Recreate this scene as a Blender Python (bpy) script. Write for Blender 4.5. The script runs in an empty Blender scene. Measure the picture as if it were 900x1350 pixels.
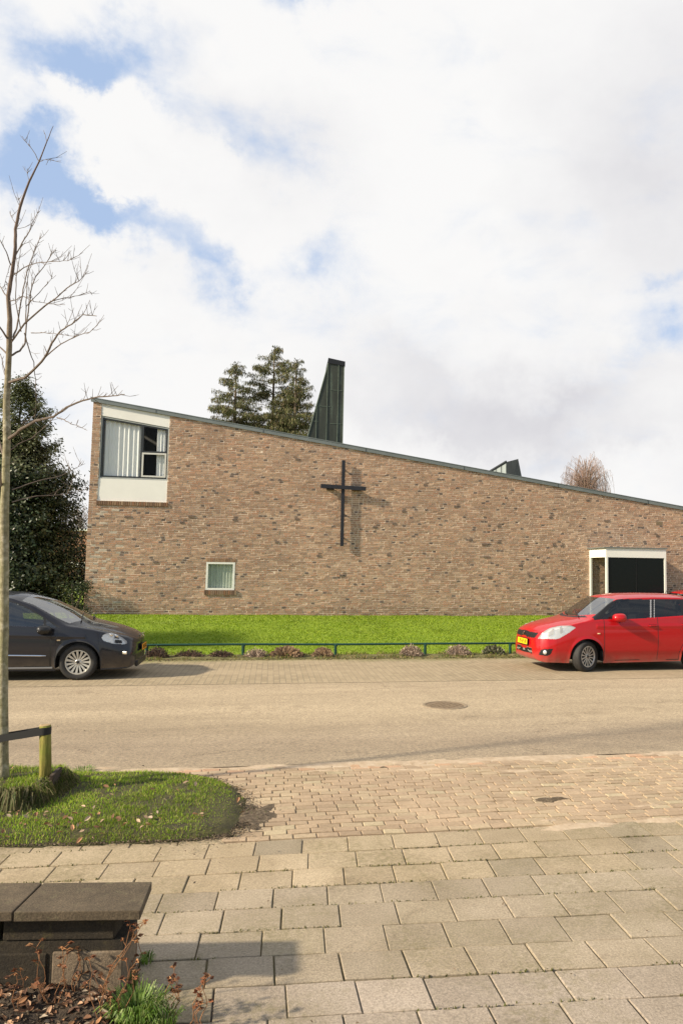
import bpy, math, random
import numpy as np
from mathutils import Vector, Matrix
random.seed(7); np.random.seed(7)
rnd = random.random
def U(a, b): return a + (b-a)*random.random()
PI = math.pi
scene = bpy.context.scene
COL = scene.collection

# ------------------------------------------------------------------ camera
F0, CX, CY, H = 980., 540., 675., 1.95
PIT, ROLL = math.atan(77/F0), .014
cF = np.array([0, math.cos(PIT), math.sin(PIT)])
_R0 = np.array([1., 0, 0]); _U0 = np.array([0, -math.sin(PIT), math.cos(PIT)])
cU = _U0*math.cos(ROLL) - _R0*math.sin(ROLL); cR = _R0*math.cos(ROLL) + _U0*math.sin(ROLL)
cC = np.array([0, 0, H])
def ray(x, y): return cF*F0 + cR*(x-CX) - cU*(y-CY)
def G(x, y, z=0.):
    d = ray(x, y); return cC + d*((z-H)/d[2])
def P(x, y, Y):
    d = ray(x, y); return cC + d*(Y/d[1])
def proj(p):
    v = np.asarray(p) - cC; f = v@cF
    return (CX+F0*(v@cR)/f, CY-F0*(v@cU)/f)
cam = bpy.data.cameras.new('camera'); co = bpy.data.objects.new('camera', cam); COL.objects.link(co)
cam.sensor_fit = 'AUTO'; cam.sensor_width = 36; cam.lens = F0/1350*36
cam.shift_x = -(CX-450)/1350; cam.shift_y = 0
cam.clip_start = .05; cam.clip_end = 3000
m = Matrix.Identity(4)
for i in range(3):
    m[i][0] = cR[i]; m[i][1] = cU[i]; m[i][2] = -cF[i]; m[i][3] = cC[i]
co.matrix_world = m
scene.camera = co

# ------------------------------------------------------------------ helpers
class MB:
    def __init__(s): s.v = []; s.f = []; s.m = []; s.c = []
    def add(s, vs, fs, mat=0, col=None):
        b = len(s.v); s.v.extend(vs)
        for f in fs: s.f.append([b+i for i in f]); s.m.append(mat); s.c.append(col)
    def box(s, c, d, mat=0, col=None, rz=0, rx=0, ry=0, taper=1.0):
        x, y, z = d[0]/2, d[1]/2, d[2]/2
        vs = [Vector((a*x*(taper if e > 0 else 1), b*y*(taper if e > 0 else 1), e*z)) for e in (-1, 1) for a, b in ((-1, -1), (1, -1), (1, 1), (-1, 1))]
        R = Matrix.Rotation(rz, 3, 'Z') @ Matrix.Rotation(ry, 3, 'Y') @ Matrix.Rotation(rx, 3, 'X')
        vs = [tuple(R@v + Vector(c)) for v in vs]
        s.add(vs, [(3, 2, 1, 0), (4, 5, 6, 7), (0, 1, 5, 4), (1, 2, 6, 5), (2, 3, 7, 6), (3, 0, 4, 7)], mat, col)
    def prism(s, poly, axis_fn, mat=0, col=None):
        # poly: list of 2D points; axis_fn(p, k) -> 3D for k = 0, 1
        n = len(poly)
        vs = [tuple(axis_fn(p, 0)) for p in poly] + [tuple(axis_fn(p, 1)) for p in poly]
        fs = [tuple(range(n))[::-1], tuple(range(n, 2*n))] + [(i, (i+1) % n, n+(i+1) % n, n+i) for i in range(n)]
        s.add(vs, fs, mat, col)
    def tube(s, pts, rad, n=6, mat=0, col=None, cap=True):
        pts = [Vector(p) for p in pts]; k = len(pts)
        if not hasattr(rad, '__len__'): rad = [rad]*k
        vs = []; up = None
        for i, p in enumerate(pts):
            t = (pts[min(i+1, k-1)] - pts[max(i-1, 0)])
            if t.length < 1e-9: t = Vector((0, 0, 1))
            t.normalize()
            if up is None: up = t.orthogonal().normalized()
            else:
                up = up - t*up.dot(t)
                up = up.normalized() if up.length > 1e-6 else t.orthogonal().normalized()
            w = t.cross(up)
            for j in range(n):
                a = 2*PI*j/n
                vs.append(tuple(p + (up*math.cos(a) + w*math.sin(a))*rad[i]))
        fs = [(i*n+j, i*n+(j+1) % n, (i+1)*n+(j+1) % n, (i+1)*n+j) for i in range(k-1) for j in range(n)]
        if cap: fs += [tuple(range(n))[::-1], tuple(range((k-1)*n, k*n))]
        s.add(vs, fs, mat, col)
    def lathe(s, prof, n=32, axis='z', c=(0, 0, 0), mat=0, col=None):
        vs = []
        for j in range(n):
            a = 2*PI*j/n
            for r, h in prof:
                x, y = r*math.cos(a), r*math.sin(a)
                p = (x, y, h) if axis == 'z' else (x, h, y)
                vs.append((p[0]+c[0], p[1]+c[1], p[2]+c[2]))
        k = len(prof); fs = []
        for j in range(n):
            for i in range(k-1):
                a, b = j*k+i, ((j+1) % n)*k+i
                fs.append((a, b, b+1, a+1) if axis == 'z' else (a, a+1, b+1, b))
        s.add(vs, fs, mat, col)
    def build(s, name, mats, parent=None, smooth=False, loc=(0, 0, 0), rz=0, bevel=0):
        me = bpy.data.meshes.new(name)
        me.from_pydata([tuple(map(float, v)) for v in s.v], [], s.f)
        if not isinstance(mats, (list, tuple)): mats = [mats]
        for mm in mats: me.materials.append(mm)
        me.polygons.foreach_set('material_index', s.m)
        if any(c is not None for c in s.c):
            at = me.color_attributes.new('Col', 'FLOAT_COLOR', 'CORNER')
            arr = []
            for f, c in zip(s.f, s.c):
                cc = (c if c is not None else (.5, .5, .5))
                arr.extend([cc[0], cc[1], cc[2], 1.]*len(f))
            at.data.foreach_set('color', arr)
        if smooth: me.polygons.foreach_set('use_smooth', [True]*len(s.f))
        me.update()
        o = bpy.data.objects.new(name, me); COL.objects.link(o)
        o.location = loc; o.rotation_euler = (0, 0, rz)
        if parent: o.parent = parent
        if bevel:
            b = o.modifiers.new('bevel', 'BEVEL'); b.width = bevel; b.segments = 2; b.limit_method = 'ANGLE'; b.angle_limit = .6
        return o
def tag(o, label=None, cat=None, group=None, kind=None):
    if label: o['label'] = label
    if cat: o['category'] = cat
    if group: o['group'] = group
    if kind: o['kind'] = kind
    return o
def thing(name, label, cat, loc=(0, 0, 0), rz=0, group=None):
    o = bpy.data.objects.new(name, None); COL.objects.link(o); o.empty_display_size = .2
    o.location = loc; o.rotation_euler = (0, 0, rz)
    return tag(o, label, cat, group)
def fast_mesh(name, V, polys_n, mats, col=None, parent=None, smooth=False):
    """V: (n, k, 3) array of n faces with k corners each."""
    n, k = V.shape[0], V.shape[1]
    me = bpy.data.meshes.new(name)
    me.vertices.add(n*k); me.vertices.foreach_set('co', V.reshape(-1).astype(np.float32))
    me.loops.add(n*k); me.loops.foreach_set('vertex_index', np.arange(n*k, dtype=np.int32))
    me.polygons.add(n); me.polygons.foreach_set('loop_start', np.arange(0, n*k, k, dtype=np.int32))
    me.polygons.foreach_set('loop_total', np.full(n, k, dtype=np.int32))
    me.materials.append(mats)
    if col is not None:
        at = me.color_attributes.new('Col', 'FLOAT_COLOR', 'CORNER')
        c4 = np.ones((n, k, 4), dtype=np.float32); c4[:, :, :3] = col[:, None, :]
        at.data.foreach_set('color', c4.reshape(-1))
    me.update(calc_edges=True); me.validate()
    o = bpy.data.objects.new(name, me); COL.objects.link(o)
    if parent: o.parent = parent
    return o
def inpoly(x, y, poly):
    r = False; j = len(poly)-1
    for i in range(len(poly)):
        xi, yi = poly[i]; xj, yj = poly[j]
        if (yi > y) != (yj > y) and x < (xj-xi)*(y-yi)/(yj-yi)+xi: r = not r
        j = i
    return r
def sst(a, b, x):
    t = min(1, max(0, (x-a)/(b-a))); return t*t*(3-2*t)

# value noise on the CPU, for terrain
_g = np.random.rand(64, 64)
def vnoise(x, y):
    xi, yi = math.floor(x), math.floor(y); fx, fy = x-xi, y-yi
    fx = fx*fx*(3-2*fx); fy = fy*fy*(3-2*fy)
    g = lambda a, b: _g[a % 64, b % 64]
    return (g(xi, yi)*(1-fx)+g(xi+1, yi)*fx)*(1-fy)+(g(xi, yi+1)*(1-fx)+g(xi+1, yi+1)*fx)*fy

# ------------------------------------------------------------------ materials
def newmat(name):
    mt = bpy.data.materials.new(name); mt.use_nodes = True
    nt = mt.node_tree; return mt, nt, nt.nodes['Principled BSDF']
def N(nt, t, **kw):
    n = nt.nodes.new(t)
    for k, v in kw.items():
        if k.startswith('i_'):
            key = k[2:]; key = int(key) if key.isdigit() else key.replace('_', ' ')
            n.inputs[key].default_value = v
        else: setattr(n, k, v)
    return n
def L(nt, a, b): nt.links.new(a, b)
def ramp(nt, src, stops):
    r = N(nt, 'ShaderNodeValToRGB'); e = r.color_ramp.elements
    while len(e) < len(stops): e.new(.5)
    for i, (p, c) in enumerate(stops): e[i].position = p; e[i].color = (*c, 1) if len(c) == 3 else c
    L(nt, src, r.inputs['Fac']); return r.outputs['Color']
def mixc(nt, fac, a, b, mode='MIX'):
    n = N(nt, 'ShaderNodeMix', data_type='RGBA', blend_type=mode)
    for sck, v in ((n.inputs['Factor'], fac), (n.inputs['A'], a), (n.inputs['B'], b)):
        if isinstance(v, (int, float)): sck.default_value = v
        elif isinstance(v, (tuple, list)): sck.default_value = (*v, 1)
        else: L(nt, v, sck)
    return n.outputs['Result']
def noise(nt, scale, detail=4, rough=.55, vec=None, dist=0):
    n = N(nt, 'ShaderNodeTexNoise', i_Scale=scale, i_Detail=detail, i_Roughness=rough, i_Distortion=dist)
    if vec is not None: L(nt, vec, n.inputs['Vector'])
    return n.outputs['Fac']
def coords(nt, scale=None):
    t = N(nt, 'ShaderNodeTexCoord').outputs['Object']
    if scale:
        mp = N(nt, 'ShaderNodeMapping'); mp.inputs['Scale'].default_value = scale
        L(nt, t, mp.inputs['Vector']); return mp.outputs['Vector']
    return t
def bump(nt, bs, h, strength=.5, dist=.01):
    b = N(nt, 'ShaderNodeBump', i_Strength=strength, i_Distance=dist)
    L(nt, h, b.inputs['Height']); L(nt, b.outputs['Normal'], bs.inputs['Normal'])
def simple(name, col, rough=.6, metal=0, nscale=0, namp=.25, coat=0, bumpd=0, bscale=None, spec=None):
    mt, nt, bs = newmat(name)
    bs.inputs['Roughness'].default_value = rough; bs.inputs['Metallic'].default_value = metal
    if coat: bs.inputs['Coat Weight'].default_value = coat; bs.inputs['Coat Roughness'].default_value = .04
    if spec is not None: bs.inputs['Specular IOR Level'].default_value = spec
    if nscale:
        f = noise(nt, nscale, 5, .6, coords(nt))
        c = ramp(nt, f, [(.25, tuple(x*(1-namp) for x in col)), (.75, tuple(min(1, x*(1+namp)) for x in col))])
        L(nt, c, bs.inputs['Base Color'])
        if bumpd: bump(nt, bs, noise(nt, bscale or nscale*3, 4, .6, coords(nt)), .6, bumpd)
    else: bs.inputs['Base Color'].default_value = (*col, 1)
    return mt
def _dummy(): pass
def attr_mat(name, rough=.85, nscale=30, namp=.3, bumpd=.002, bscale=80, sub=0, mul=1., big=None, spec=None, trans=0, moss=0):
    """Colour from the per-face 'Col' attribute (each brick, tile or leaf its own) times fine noise."""
    mt, nt, bs = newmat(name)
    a = N(nt, 'ShaderNodeAttribute', attribute_name='Col').outputs['Color']
    v = coords(nt)
    f = ramp(nt, noise(nt, nscale, 5, .65, v), [(.25, (1-namp,)*3), (.75, (1+namp,)*3)])
    c = mixc(nt, 1., a, f, 'MULTIPLY')
    if big:
        g = ramp(nt, noise(nt, big[0], 4, .6, v), [(.35, big[1]), (.65, big[2])])
        c = mixc(nt, 1., c, g, 'MULTIPLY')
    if moss:
        fa = N(nt, 'ShaderNodeMath', operation='MULTIPLY'); L(nt, ramp(nt, noise(nt, 1.1, 5, .65, v, .4), [(.45, (0, 0, 0)), (.66, (1, 1, 1))]), fa.inputs[0])
        L(nt, ramp(nt, noise(nt, 26, 5, .75, v), [(.40, (0, 0, 0)), (.62, (moss,)*3)]), fa.inputs[1])
        c = mixc(nt, fa.outputs[0], c, (.15, .13, .05))
        st_ = ramp(nt, noise(nt, 3.1, 6, .7, v, .6), [(.30, (.78, .76, .74)), (.42, (1, 1, 1)), (.62, (1, 1, 1)), (.75, (1.12, 1.12, 1.12))])
        c = mixc(nt, 1., c, st_, 'MULTIPLY')
    L(nt, c, bs.inputs['Base Color']); bs.inputs['Roughness'].default_value = rough
    if spec is not None: bs.inputs['Specular IOR Level'].default_value = spec
    if bumpd: bump(nt, bs, noise(nt, bscale, 4, .6, v), .7, bumpd)
    if trans:
        tr = N(nt, 'ShaderNodeBsdfTranslucent'); L(nt, c, tr.inputs['Color'])
        mx = N(nt, 'ShaderNodeMixShader', i_Fac=trans); out = nt.nodes['Material Output']
        L(nt, bs.outputs[0], mx.inputs[1]); L(nt, tr.outputs[0], mx.inputs[2]); L(nt, mx.outputs[0], out.inputs['Surface'])
    return mt

M = {}
M['brick'] = attr_mat('wall_brick', .9, 45, .28, .004, 60, big=(.55, (.88, .86, .84), (1.08, 1.06, 1.04)))
M['mortar'] = simple('mortar', (.72, .60, .47), .95, 0, 25, .25, bumpd=.004)
M['fascia'] = simple('zinc_fascia', (.20, .22, .21), .45, .4, 3, .15)
M['white'] = simple('white_panel', (.80, .79, .74), .55, 0, 1.5, .05)
M['whiteframe'] = simple('white_frame_paint', (.74, .74, .68), .45, 0, 5, .06)
M['greyframe'] = simple('grey_frame', (.38, .40, .38), .5, 0, 5, .1)
M['blackframe'] = simple('black_frame', (.025, .027, .028), .35)
M['casement'] = simple('pale_casement', (.62, .61, .56), .45)
M['black'] = simple('black_trim', (.008, .008, .009), .45)
M['dark'] = simple('dark_underbody', (.006, .006, .007), .9)
M['interior'] = simple('interior_grey', (.14, .14, .135), .9)
M['rubber'] = simple('tyre_rubber', (.022, .021, .02), .75, 0, 20, .3)
M['steel'] = simple('black_steel', (.018, .018, .024), .5, .2, 8, .3)
M['railgreen'] = simple('green_rail_paint', (.010, .055, .038), .4, 0, 20, .2)
M['rim'] = simple('silver_rim', (.55, .54, .50), .35, .6)
M['rimdark'] = simple('grey_alloy', (.50, .48, .45), .35, .6)
M['chrome'] = simple('chrome', (.7, .7, .7), .12, 1)
M['roof'] = simple('roof_felt', (.06, .06, .065), .9, 0, 5, .3)
M['curtain'] = simple('white_curtain', (.93, .93, .91), .9)
M['curtain2'] = simple('green_grey_curtain', (.50, .55, .46), .9, 0, 8, .15)

def glass_mat(name, tint, clear, rough=.02, gloss=0, spec=.9):
    mt, nt, bs = newmat(name)
    bs.inputs['Base Color'].default_value = (*tint, 1); bs.inputs['Roughness'].default_value = rough
    bs.inputs['IOR'].default_value = 1.5; bs.inputs['Specular IOR Level'].default_value = spec
    tr = N(nt, 'ShaderNodeBsdfTransparent'); tr.inputs['Color'].default_value = (.97, .985, .98, 1)
    ge = N(nt, 'ShaderNodeNewGeometry'); dt = N(nt, 'ShaderNodeVectorMath', operation='DOT_PRODUCT'); L(nt, ge.outputs['Incoming'], dt.inputs[0]); L(nt, ge.outputs['Normal'], dt.inputs[1])
    ab = N(nt, 'ShaderNodeMath', operation='ABSOLUTE'); L(nt, dt.outputs['Value'], ab.inputs[0])
    om = N(nt, 'ShaderNodeMath', operation='SUBTRACT', i_0=1.); L(nt, ab.outputs[0], om.inputs[1])
    pw = N(nt, 'ShaderNodeMath', operation='POWER', i_1=5.); L(nt, om.outputs[0], pw.inputs[0])
    fr = N(nt, 'ShaderNodeMath', operation='MULTIPLY_ADD', i_1=.94, i_2=.06); L(nt, pw.outputs[0], fr.inputs[0])
    mm = N(nt, 'ShaderNodeMath', operation='MULTIPLY_ADD'); mm.inputs[1].default_value = -clear; mm.inputs[2].default_value = clear
    L(nt, fr.outputs[0], mm.inputs[0])
    mx = N(nt, 'ShaderNodeMixShader'); L(nt, mm.outputs[0], mx.inputs[0])
    L(nt, bs.outputs[0], mx.inputs[1]); L(nt, tr.outputs[0], mx.inputs[2])
    if gloss:
        gl = N(nt, 'ShaderNodeBsdfGlossy', i_Roughness=.03); m2 = N(nt, 'ShaderNodeMixShader', i_0=gloss)
        L(nt, mx.outputs[0], m2.inputs[1]); L(nt, gl.outputs[0], m2.inputs[2]); L(nt, m2.outputs[0], nt.nodes['Material Output'].inputs['Surface'])
    else: L(nt, mx.outputs[0], nt.nodes['Material Output'].inputs['Surface'])
    return mt
M['glass'] = glass_mat('window_glass', (.02, .022, .022), .97)
M['darkglass'] = glass_mat('dark_entrance_glass', (.004, .006, .006), .02, .25, 0, .25)
M['carglass'] = glass_mat('car_glass', (.008, .012, .012), .62, .02, .10)
M['screen'] = glass_mat('windscreen_glass', (.01, .014, .014), .82, .02, .36)
M['carglassdark'] = glass_mat('tinted_car_glass', (.006, .008, .01), .25)
M['lens'] = glass_mat('lamp_lens', (.7, .7, .68), .62, .05, .08)

def copper():
    mt, nt, bs = newmat('patinated_copper')
    v = coords(nt); vs = coords(nt, (3, 3, .35))
    a = ramp(nt, noise(nt, 2.2, 5, .6, vs, .3), [(.3, (.028, .033, .024)), (.55, (.052, .060, .045)), (.75, (.10, .135, .10))])
    c = mixc(nt, ramp(nt, noise(nt, 9, 4, .6, v), [(.4, (0, 0, 0)), (.7, (.35, .35, .35))]), a, (.03, .035, .03))
    L(nt, c, bs.inputs['Base Color']); bs.inputs['Metallic'].default_value = .25; bs.inputs['Roughness'].default_value = .55
    return mt
M['copper'] = copper()
M['copperseam'] = simple('copper_seam', (.13, .16, .12), .5, .3, 10, .3)

def asphalt():
    mt, nt, bs = newmat('pale_worn_asphalt')
    v = coords(nt); vl = coords(nt, (.10, .55, 1))
    base = ramp(nt, noise(nt, 1.6, 5, .6, vl), [(.28, (.32, .252, .168)), (.5, (.405, .322, .217)), (.72, (.475, .38, .258))])
    fine = ramp(nt, noise(nt, 70, 3, .75, v), [(.30, (.50, .50, .51)), (.5, (1, 1, 1)), (.72, (1.42, 1.40, 1.34))])
    c = mixc(nt, 1., base, fine, 'MULTIPLY')
    c = mixc(nt, 1., c, ramp(nt, noise(nt, 24, 4, .8, v), [(.3, (.55, .55, .56)), (.5, (1, 1, 1)), (.7, (1.38, 1.36, 1.30))]), 'MULTIPLY')
    mid = ramp(nt, noise(nt, 5, 5, .7, v), [(.3, (.88, .87, .86)), (.7, (1.1, 1.1, 1.09))])
    c = mixc(nt, 1., c, mid, 'MULTIPLY')
    oil = ramp(nt, noise(nt, .9, 3, .5, coords(nt, (1, 1.6, 1)), .3), [(.66, (1, 1, 1)), (.74, (.80, .79, .78))])
    c = mixc(nt, 1., c, oil, 'MULTIPLY')
    wc = N(nt, 'ShaderNodeTexVoronoi', feature='DISTANCE_TO_EDGE', i_Scale=.55)
    nz = N(nt, 'ShaderNodeTexNoise', i_Scale=1.7, i_Detail=6, i_Roughness=.7); L(nt, v, nz.inputs['Vector'])
    ad = N(nt, 'ShaderNodeVectorMath', operation='ADD'); L(nt, v, ad.inputs[0]); L(nt, nz.outputs['Color'], ad.inputs[1]); L(nt, ad.outputs[0], wc.inputs['Vector'])
    ck = ramp(nt, wc.outputs['Distance'], [(.004, (.72, .70, .68)), (.011, (1, 1, 1))])
    cm = mixc(nt, ramp(nt, noise(nt, .45, 3, .5, v), [(.5, (0, 0, 0)), (.6, (1, 1, 1))]), (1, 1, 1), ck)
    c = mixc(nt, 1., c, cm, 'MULTIPLY')
    # cracks and pale repaired seams
    w = N(nt, 'ShaderNodeTexVoronoi', feature='DISTANCE_TO_EDGE', i_Scale=.35); L(nt, v, w.inputs['Vector'])
    # darker band along the near side
    sep = N(nt, 'ShaderNodeSeparateXYZ'); L(nt, v, sep.inputs[0])
    wob = N(nt, 'ShaderNodeMath', operation='MULTIPLY_ADD'); L(nt, noise(nt, .5, 4, .6, v), wob.inputs[0]); wob.inputs[1].default_value = 1.6; L(nt, sep.outputs['Y'], wob.inputs[2])
    lane = ramp(nt, N(nt, 'ShaderNodeMapRange', i_1=8.2, i_2=11.6).outputs[0], [(0, (0, 0, 0)), (1, (1, 1, 1))])
    mr = lane.node.inputs['Fac'].links[0].from_node; L(nt, wob.outputs[0], mr.inputs[0])
    lane.node.color_ramp.elements[0].color = (.82, .82, .84, 1)
    lane.node.color_ramp.elements[0].position = .05
    e = lane.node.color_ramp.elements.new(.35); e.color = (.74, .73, .75, 1)
    e = lane.node.color_ramp.elements.new(.75); e.color = (1, 1, 1, 1)
    c = mixc(nt, 1., c, lane, 'MULTIPLY')
    L(nt, c, bs.inputs['Base Color']); bs.inputs['Roughness'].default_value = .9
    bump(nt, bs, noise(nt, 95, 3, .8, v), 1., .006)
    return mt
M['asphalt'] = asphalt()
def strip_mat():
    mt, nt, bs = newmat('parking_strip_bricks')
    v = coords(nt)
    mp = N(nt, 'ShaderNodeMapping'); mp.inputs['Rotation'].default_value = (0, 0, PI/2 + .0); L(nt, v, mp.inputs['Vector'])
    b = N(nt, 'ShaderNodeTexBrick', i_Scale=1., i_Mortar_Size=.007, i_Mortar_Smooth=.3, i_Brick_Width=.21, i_Row_Height=.105)
    b.inputs['Color1'].default_value = (.36, .285, .18, 1); b.inputs['Color2'].default_value = (.28, .22, .135, 1); b.inputs['Mortar'].default_value = (.19, .155, .105, 1)
    L(nt, mp.outputs[0], b.inputs['Vector'])
    sep = N(nt, 'ShaderNodeSeparateXYZ'); L(nt, v, sep.inputs[0])
    w = N(nt, 'ShaderNodeMath', operation='MULTIPLY_ADD'); L(nt, noise(nt, 1.1, 5, .65, v), w.inputs[0]); w.inputs[1].default_value = 1.1; L(nt, sep.outputs['Y'], w.inputs[2])
    mr = N(nt, 'ShaderNodeMapRange', i_1=16.35, i_2=16.95); L(nt, w.outputs[0], mr.inputs[0])
    moss = ramp(nt, noise(nt, 12, 4, .6, v), [(.3, (.12, .13, .03)), (.7, (.27, .24, .10))])
    c = mixc(nt, ramp(nt, mr.outputs[0], [(0, (0, 0, 0)), (1, (.85, .85, .85))]), b.outputs['Color'], moss)
    dust = ramp(nt, noise(nt, .9, 5, .6, coords(nt, (.4, 1.2, 1))), [(.42, (0, 0, 0)), (.68, (.6, .6, .6))])
    c = mixc(nt, dust, c, (.40, .315, .205))
    mr2 = N(nt, 'ShaderNodeMapRange', i_1=13.55, i_2=13.2); L(nt, w.outputs[0], mr2.inputs[0]); 
    c = mixc(nt, ramp(nt, mr2.outputs[0], [(0, (0, 0, 0)), (1, (.7, .7, .7))]), c, (.45, .36, .27))
    c = mixc(nt, 1., c, ramp(nt, noise(nt, 40, 4, .7, v), [(.3, (.8, .8, .8)), (.7, (1.2, 1.2, 1.2))]), 'MULTIPLY')
    L(nt, c, bs.inputs['Base Color']); bs.inputs['Roughness'].default_value = .95
    bump(nt, bs, b.outputs['Fac'], -.6, .008)
    return mt
M['strip'] = strip_mat()
def soil_mat(name, c1, c2, c3, sc=14, bd=.03):
    mt, nt, bs = newmat(name); v = coords(nt)
    c = ramp(nt, noise(nt, sc, 6, .7, v), [(.3, c1), (.5, c2), (.72, c3)])
    L(nt, c, bs.inputs['Base Color']); bs.inputs['Roughness'].default_value = 1
    bump(nt, bs, noise(nt, sc*2.5, 5, .7, v), 1., bd); return mt
M['soil'] = soil_mat('dark_soil', (.025, .018, .012), (.06, .042, .028), (.12, .09, .06))
M['strip_soil'] = soil_mat('mossy_strip_soil', (.05, .045, .015), (.12, .11, .035), (.24, .20, .09), 6)
M['sand'] = soil_mat('sandy_joint_fill', (.14, .11, .07), (.29, .23, .16), (.44, .36, .26), 9, .006)
M['moss_joint'] = soil_mat('mossy_joint_fill', (.06, .055, .02), (.13, .11, .05), (.26, .21, .13), 5, .006)
M['lawn'] = soil_mat('lawn_turf', (.13, .205, .006), (.17, .25, .008), (.21, .295, .012), 3, .02)
M['turf'] = soil_mat('verge_turf', (.035, .027, .014), (.055, .05, .016), (.09, .085, .02), 9, .02)
M['ground'] = soil_mat('far_ground', (.05, .07, .02), (.08, .11, .03), (.12, .13, .05), .8, .02)
M['klinker'] = attr_mat('clay_pavers', .92, 38, .22, .003, 90, big=(.7, (.86, .84, .82), (1.14, 1.14, 1.12)), moss=.35)
M['tile'] = attr_mat('concrete_tiles', .93, 85, .42, .005, 150, big=(1.6, (.86, .845, .81), (1.10, 1.10, 1.11)), moss=.75)
M['blade'] = attr_mat('grass_blades', .55, 3, .2, 0, 1, trans=.35)
M['leaf'] = attr_mat('fallen_leaves', .8, 20, .25, 0, 1, trans=.15)
M['needles'] = attr_mat('conifer_needles', .7, 4, .3, 0, 1, trans=.15)
M['holly'] = attr_mat('holly_leaves', .42, 6, .25, 0, 1, spec=.4, trans=.12)
M['bark'] = simple('brown_bark', (.12, .09, .065), .95, 0, 8, .4, bumpd=.02)
M['birchtwig'] = simple('pinkish_birch_twigs', (.30, .20, .16), .9, 0, 2, .2)
M['greytwig'] = simple('grey_twigs', (.22, .17, .15), .9)
def youngbark():
    mt, nt, bs = newmat('young_tree_bark'); v = coords(nt); vz = coords(nt, (1, 1, .22))
    c = ramp(nt, noise(nt, 22, 5, .65, v), [(.3, (.11, .085, .05)), (.5, (.27, .235, .15)), (.7, (.50, .45, .34))])
    c = mixc(nt, ramp(nt, noise(nt, 3, 4, .6, v), [(.4, (0, 0, 0)), (.65, (.6, .6, .6))]), c, (.20, .19, .07))
    sep = N(nt, 'ShaderNodeSeparateXYZ'); L(nt, v, sep.inputs[0])
    mr = N(nt, 'ShaderNodeMapRange', i_1=3.2, i_2=4.4); L(nt, sep.outputs['Z'], mr.inputs[0])
    c = mixc(nt, mr.outputs[0], c, (.15, .10, .075))
    L(nt, c, bs.inputs['Base Color']); bs.inputs['Roughness'].default_value = .85
    bump(nt, bs, noise(nt, 40, 4, .7, vz), .8, .006); return mt
M['youngbark'] = youngbark()
M['twig'] = simple('young_twigs', (.14, .105, .08), .8, 0, 12, .35)
def stakewood():
    mt, nt, bs = newmat('mossy_stake_wood'); v = coords(nt, (1, 1, .12))
    c = ramp(nt, noise(nt, 45, 5, .7, v), [(.3, (.09, .075, .012)), (.5, (.19, .16, .03)), (.7, (.34, .28, .07))])
    c = mixc(nt, ramp(nt, noise(nt, 6, 4, .6, coords(nt)), [(.45, (0, 0, 0)), (.65, (.8, .8, .8))]), c, (.16, .18, .02))
    L(nt, c, bs.inputs['Base Color']); bs.inputs['Roughness'].default_value = .9
    bump(nt, bs, noise(nt, 60, 4, .7, v), .8, .006); return mt
M['stake'] = stakewood()
M['endgrain'] = simple('stake_end_grain', (.34, .24, .12), .9, 0, 40, .35)
M['coping'] = simple('brown_concrete_coping', (.085, .063, .037), .85, 0, 7, .4, bumpd=.003, bscale=90)
M['lowbrick'] = simple('dark_mossy_masonry', (.05, .038, .02), .95, 0, 9, .6, bumpd=.008, bscale=50)
M['lowbrickmoss'] = simple('lichen_masonry', (.12, .10, .04), .95, 0, 9, .5, bumpd=.008, bscale=50)
M['plinth'] = simple('pinkish_concrete_plinth', (.24, .185, .13), .95, 0, 12, .35, bumpd=.005, bscale=60)
M['rust'] = simple('rusty_iron', (.20, .145, .09), .85, .1, 30, .4, bumpd=.004)
M['debris'] = soil_mat('road_debris', (.06, .042, .025), (.13, .095, .06), (.26, .20, .13), 30, .02)
def lichen(name, base, spot, dark):
    mt, nt, bs = newmat(name); v = coords(nt)
    c = ramp(nt, noise(nt, 6, 6, .7, v), [(.3, dark), (.55, base), (.75, tuple(x*1.35 for x in base))])
    c = mixc(nt, ramp(nt, noise(nt, 11, 6, .75, v, .5), [(.56, (0, 0, 0)), (.68, (.75, .75, .75))]), c, spot)
    c = mixc(nt, 1., c, ramp(nt, noise(nt, 120, 3, .8, v), [(.3, (.6, .6, .6)), (.7, (1.4, 1.4, 1.4))]), 'MULTIPLY')
    L(nt, c, bs.inputs['Base Color']); bs.inputs['Roughness'].default_value = .92
    bump(nt, bs, noise(nt, 70, 5, .75, v), 1., .006); return mt
M['coping'] = lichen('brown_concrete_coping', (.10, .074, .045), (.14, .12, .065), (.065, .048, .028))
M['lowbrick'] = lichen('dark_mossy_masonry', (.030, .022, .012), (.065, .052, .018), (.014, .011, .007))
M['lowbrickmoss'] = lichen('lichen_masonry', (.075, .058, .024), (.19, .165, .07), (.025, .02, .01))
M['plinth'] = lichen('pinkish_concrete_plinth', (.20, .15, .10), (.27, .22, .16), (.12, .09, .06))
def paint(name, col, flake=0):
    mt, nt, bs = newmat(name); bs.inputs['Base Color'].default_value = (*col, 1)
    bs.inputs['Roughness'].default_value = .4; bs.inputs['Specular IOR Level'].default_value = .2; bs.inputs['Coat Weight'].default_value = .75; bs.inputs['Coat Roughness'].default_value = .05
    bs.inputs['Metallic'].default_value = flake
    # road dust gathers along the sills
    sep = N(nt, 'ShaderNodeSeparateXYZ'); L(nt, coords(nt), sep.inputs[0])
    mr = N(nt, 'ShaderNodeMapRange', i_1=.42, i_2=.12); L(nt, sep.outputs['Z'], mr.inputs[0])
    mu = N(nt, 'ShaderNodeMath', operation='MULTIPLY'); L(nt, mr.outputs[0], mu.inputs[0]); L(nt, noise(nt, 6, 4, .6, coords(nt)), mu.inputs[1])
    c = mixc(nt, mu.outputs[0], col, (.20, .16, .12)); L(nt, c, bs.inputs['Base Color'])
    return mt
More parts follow.
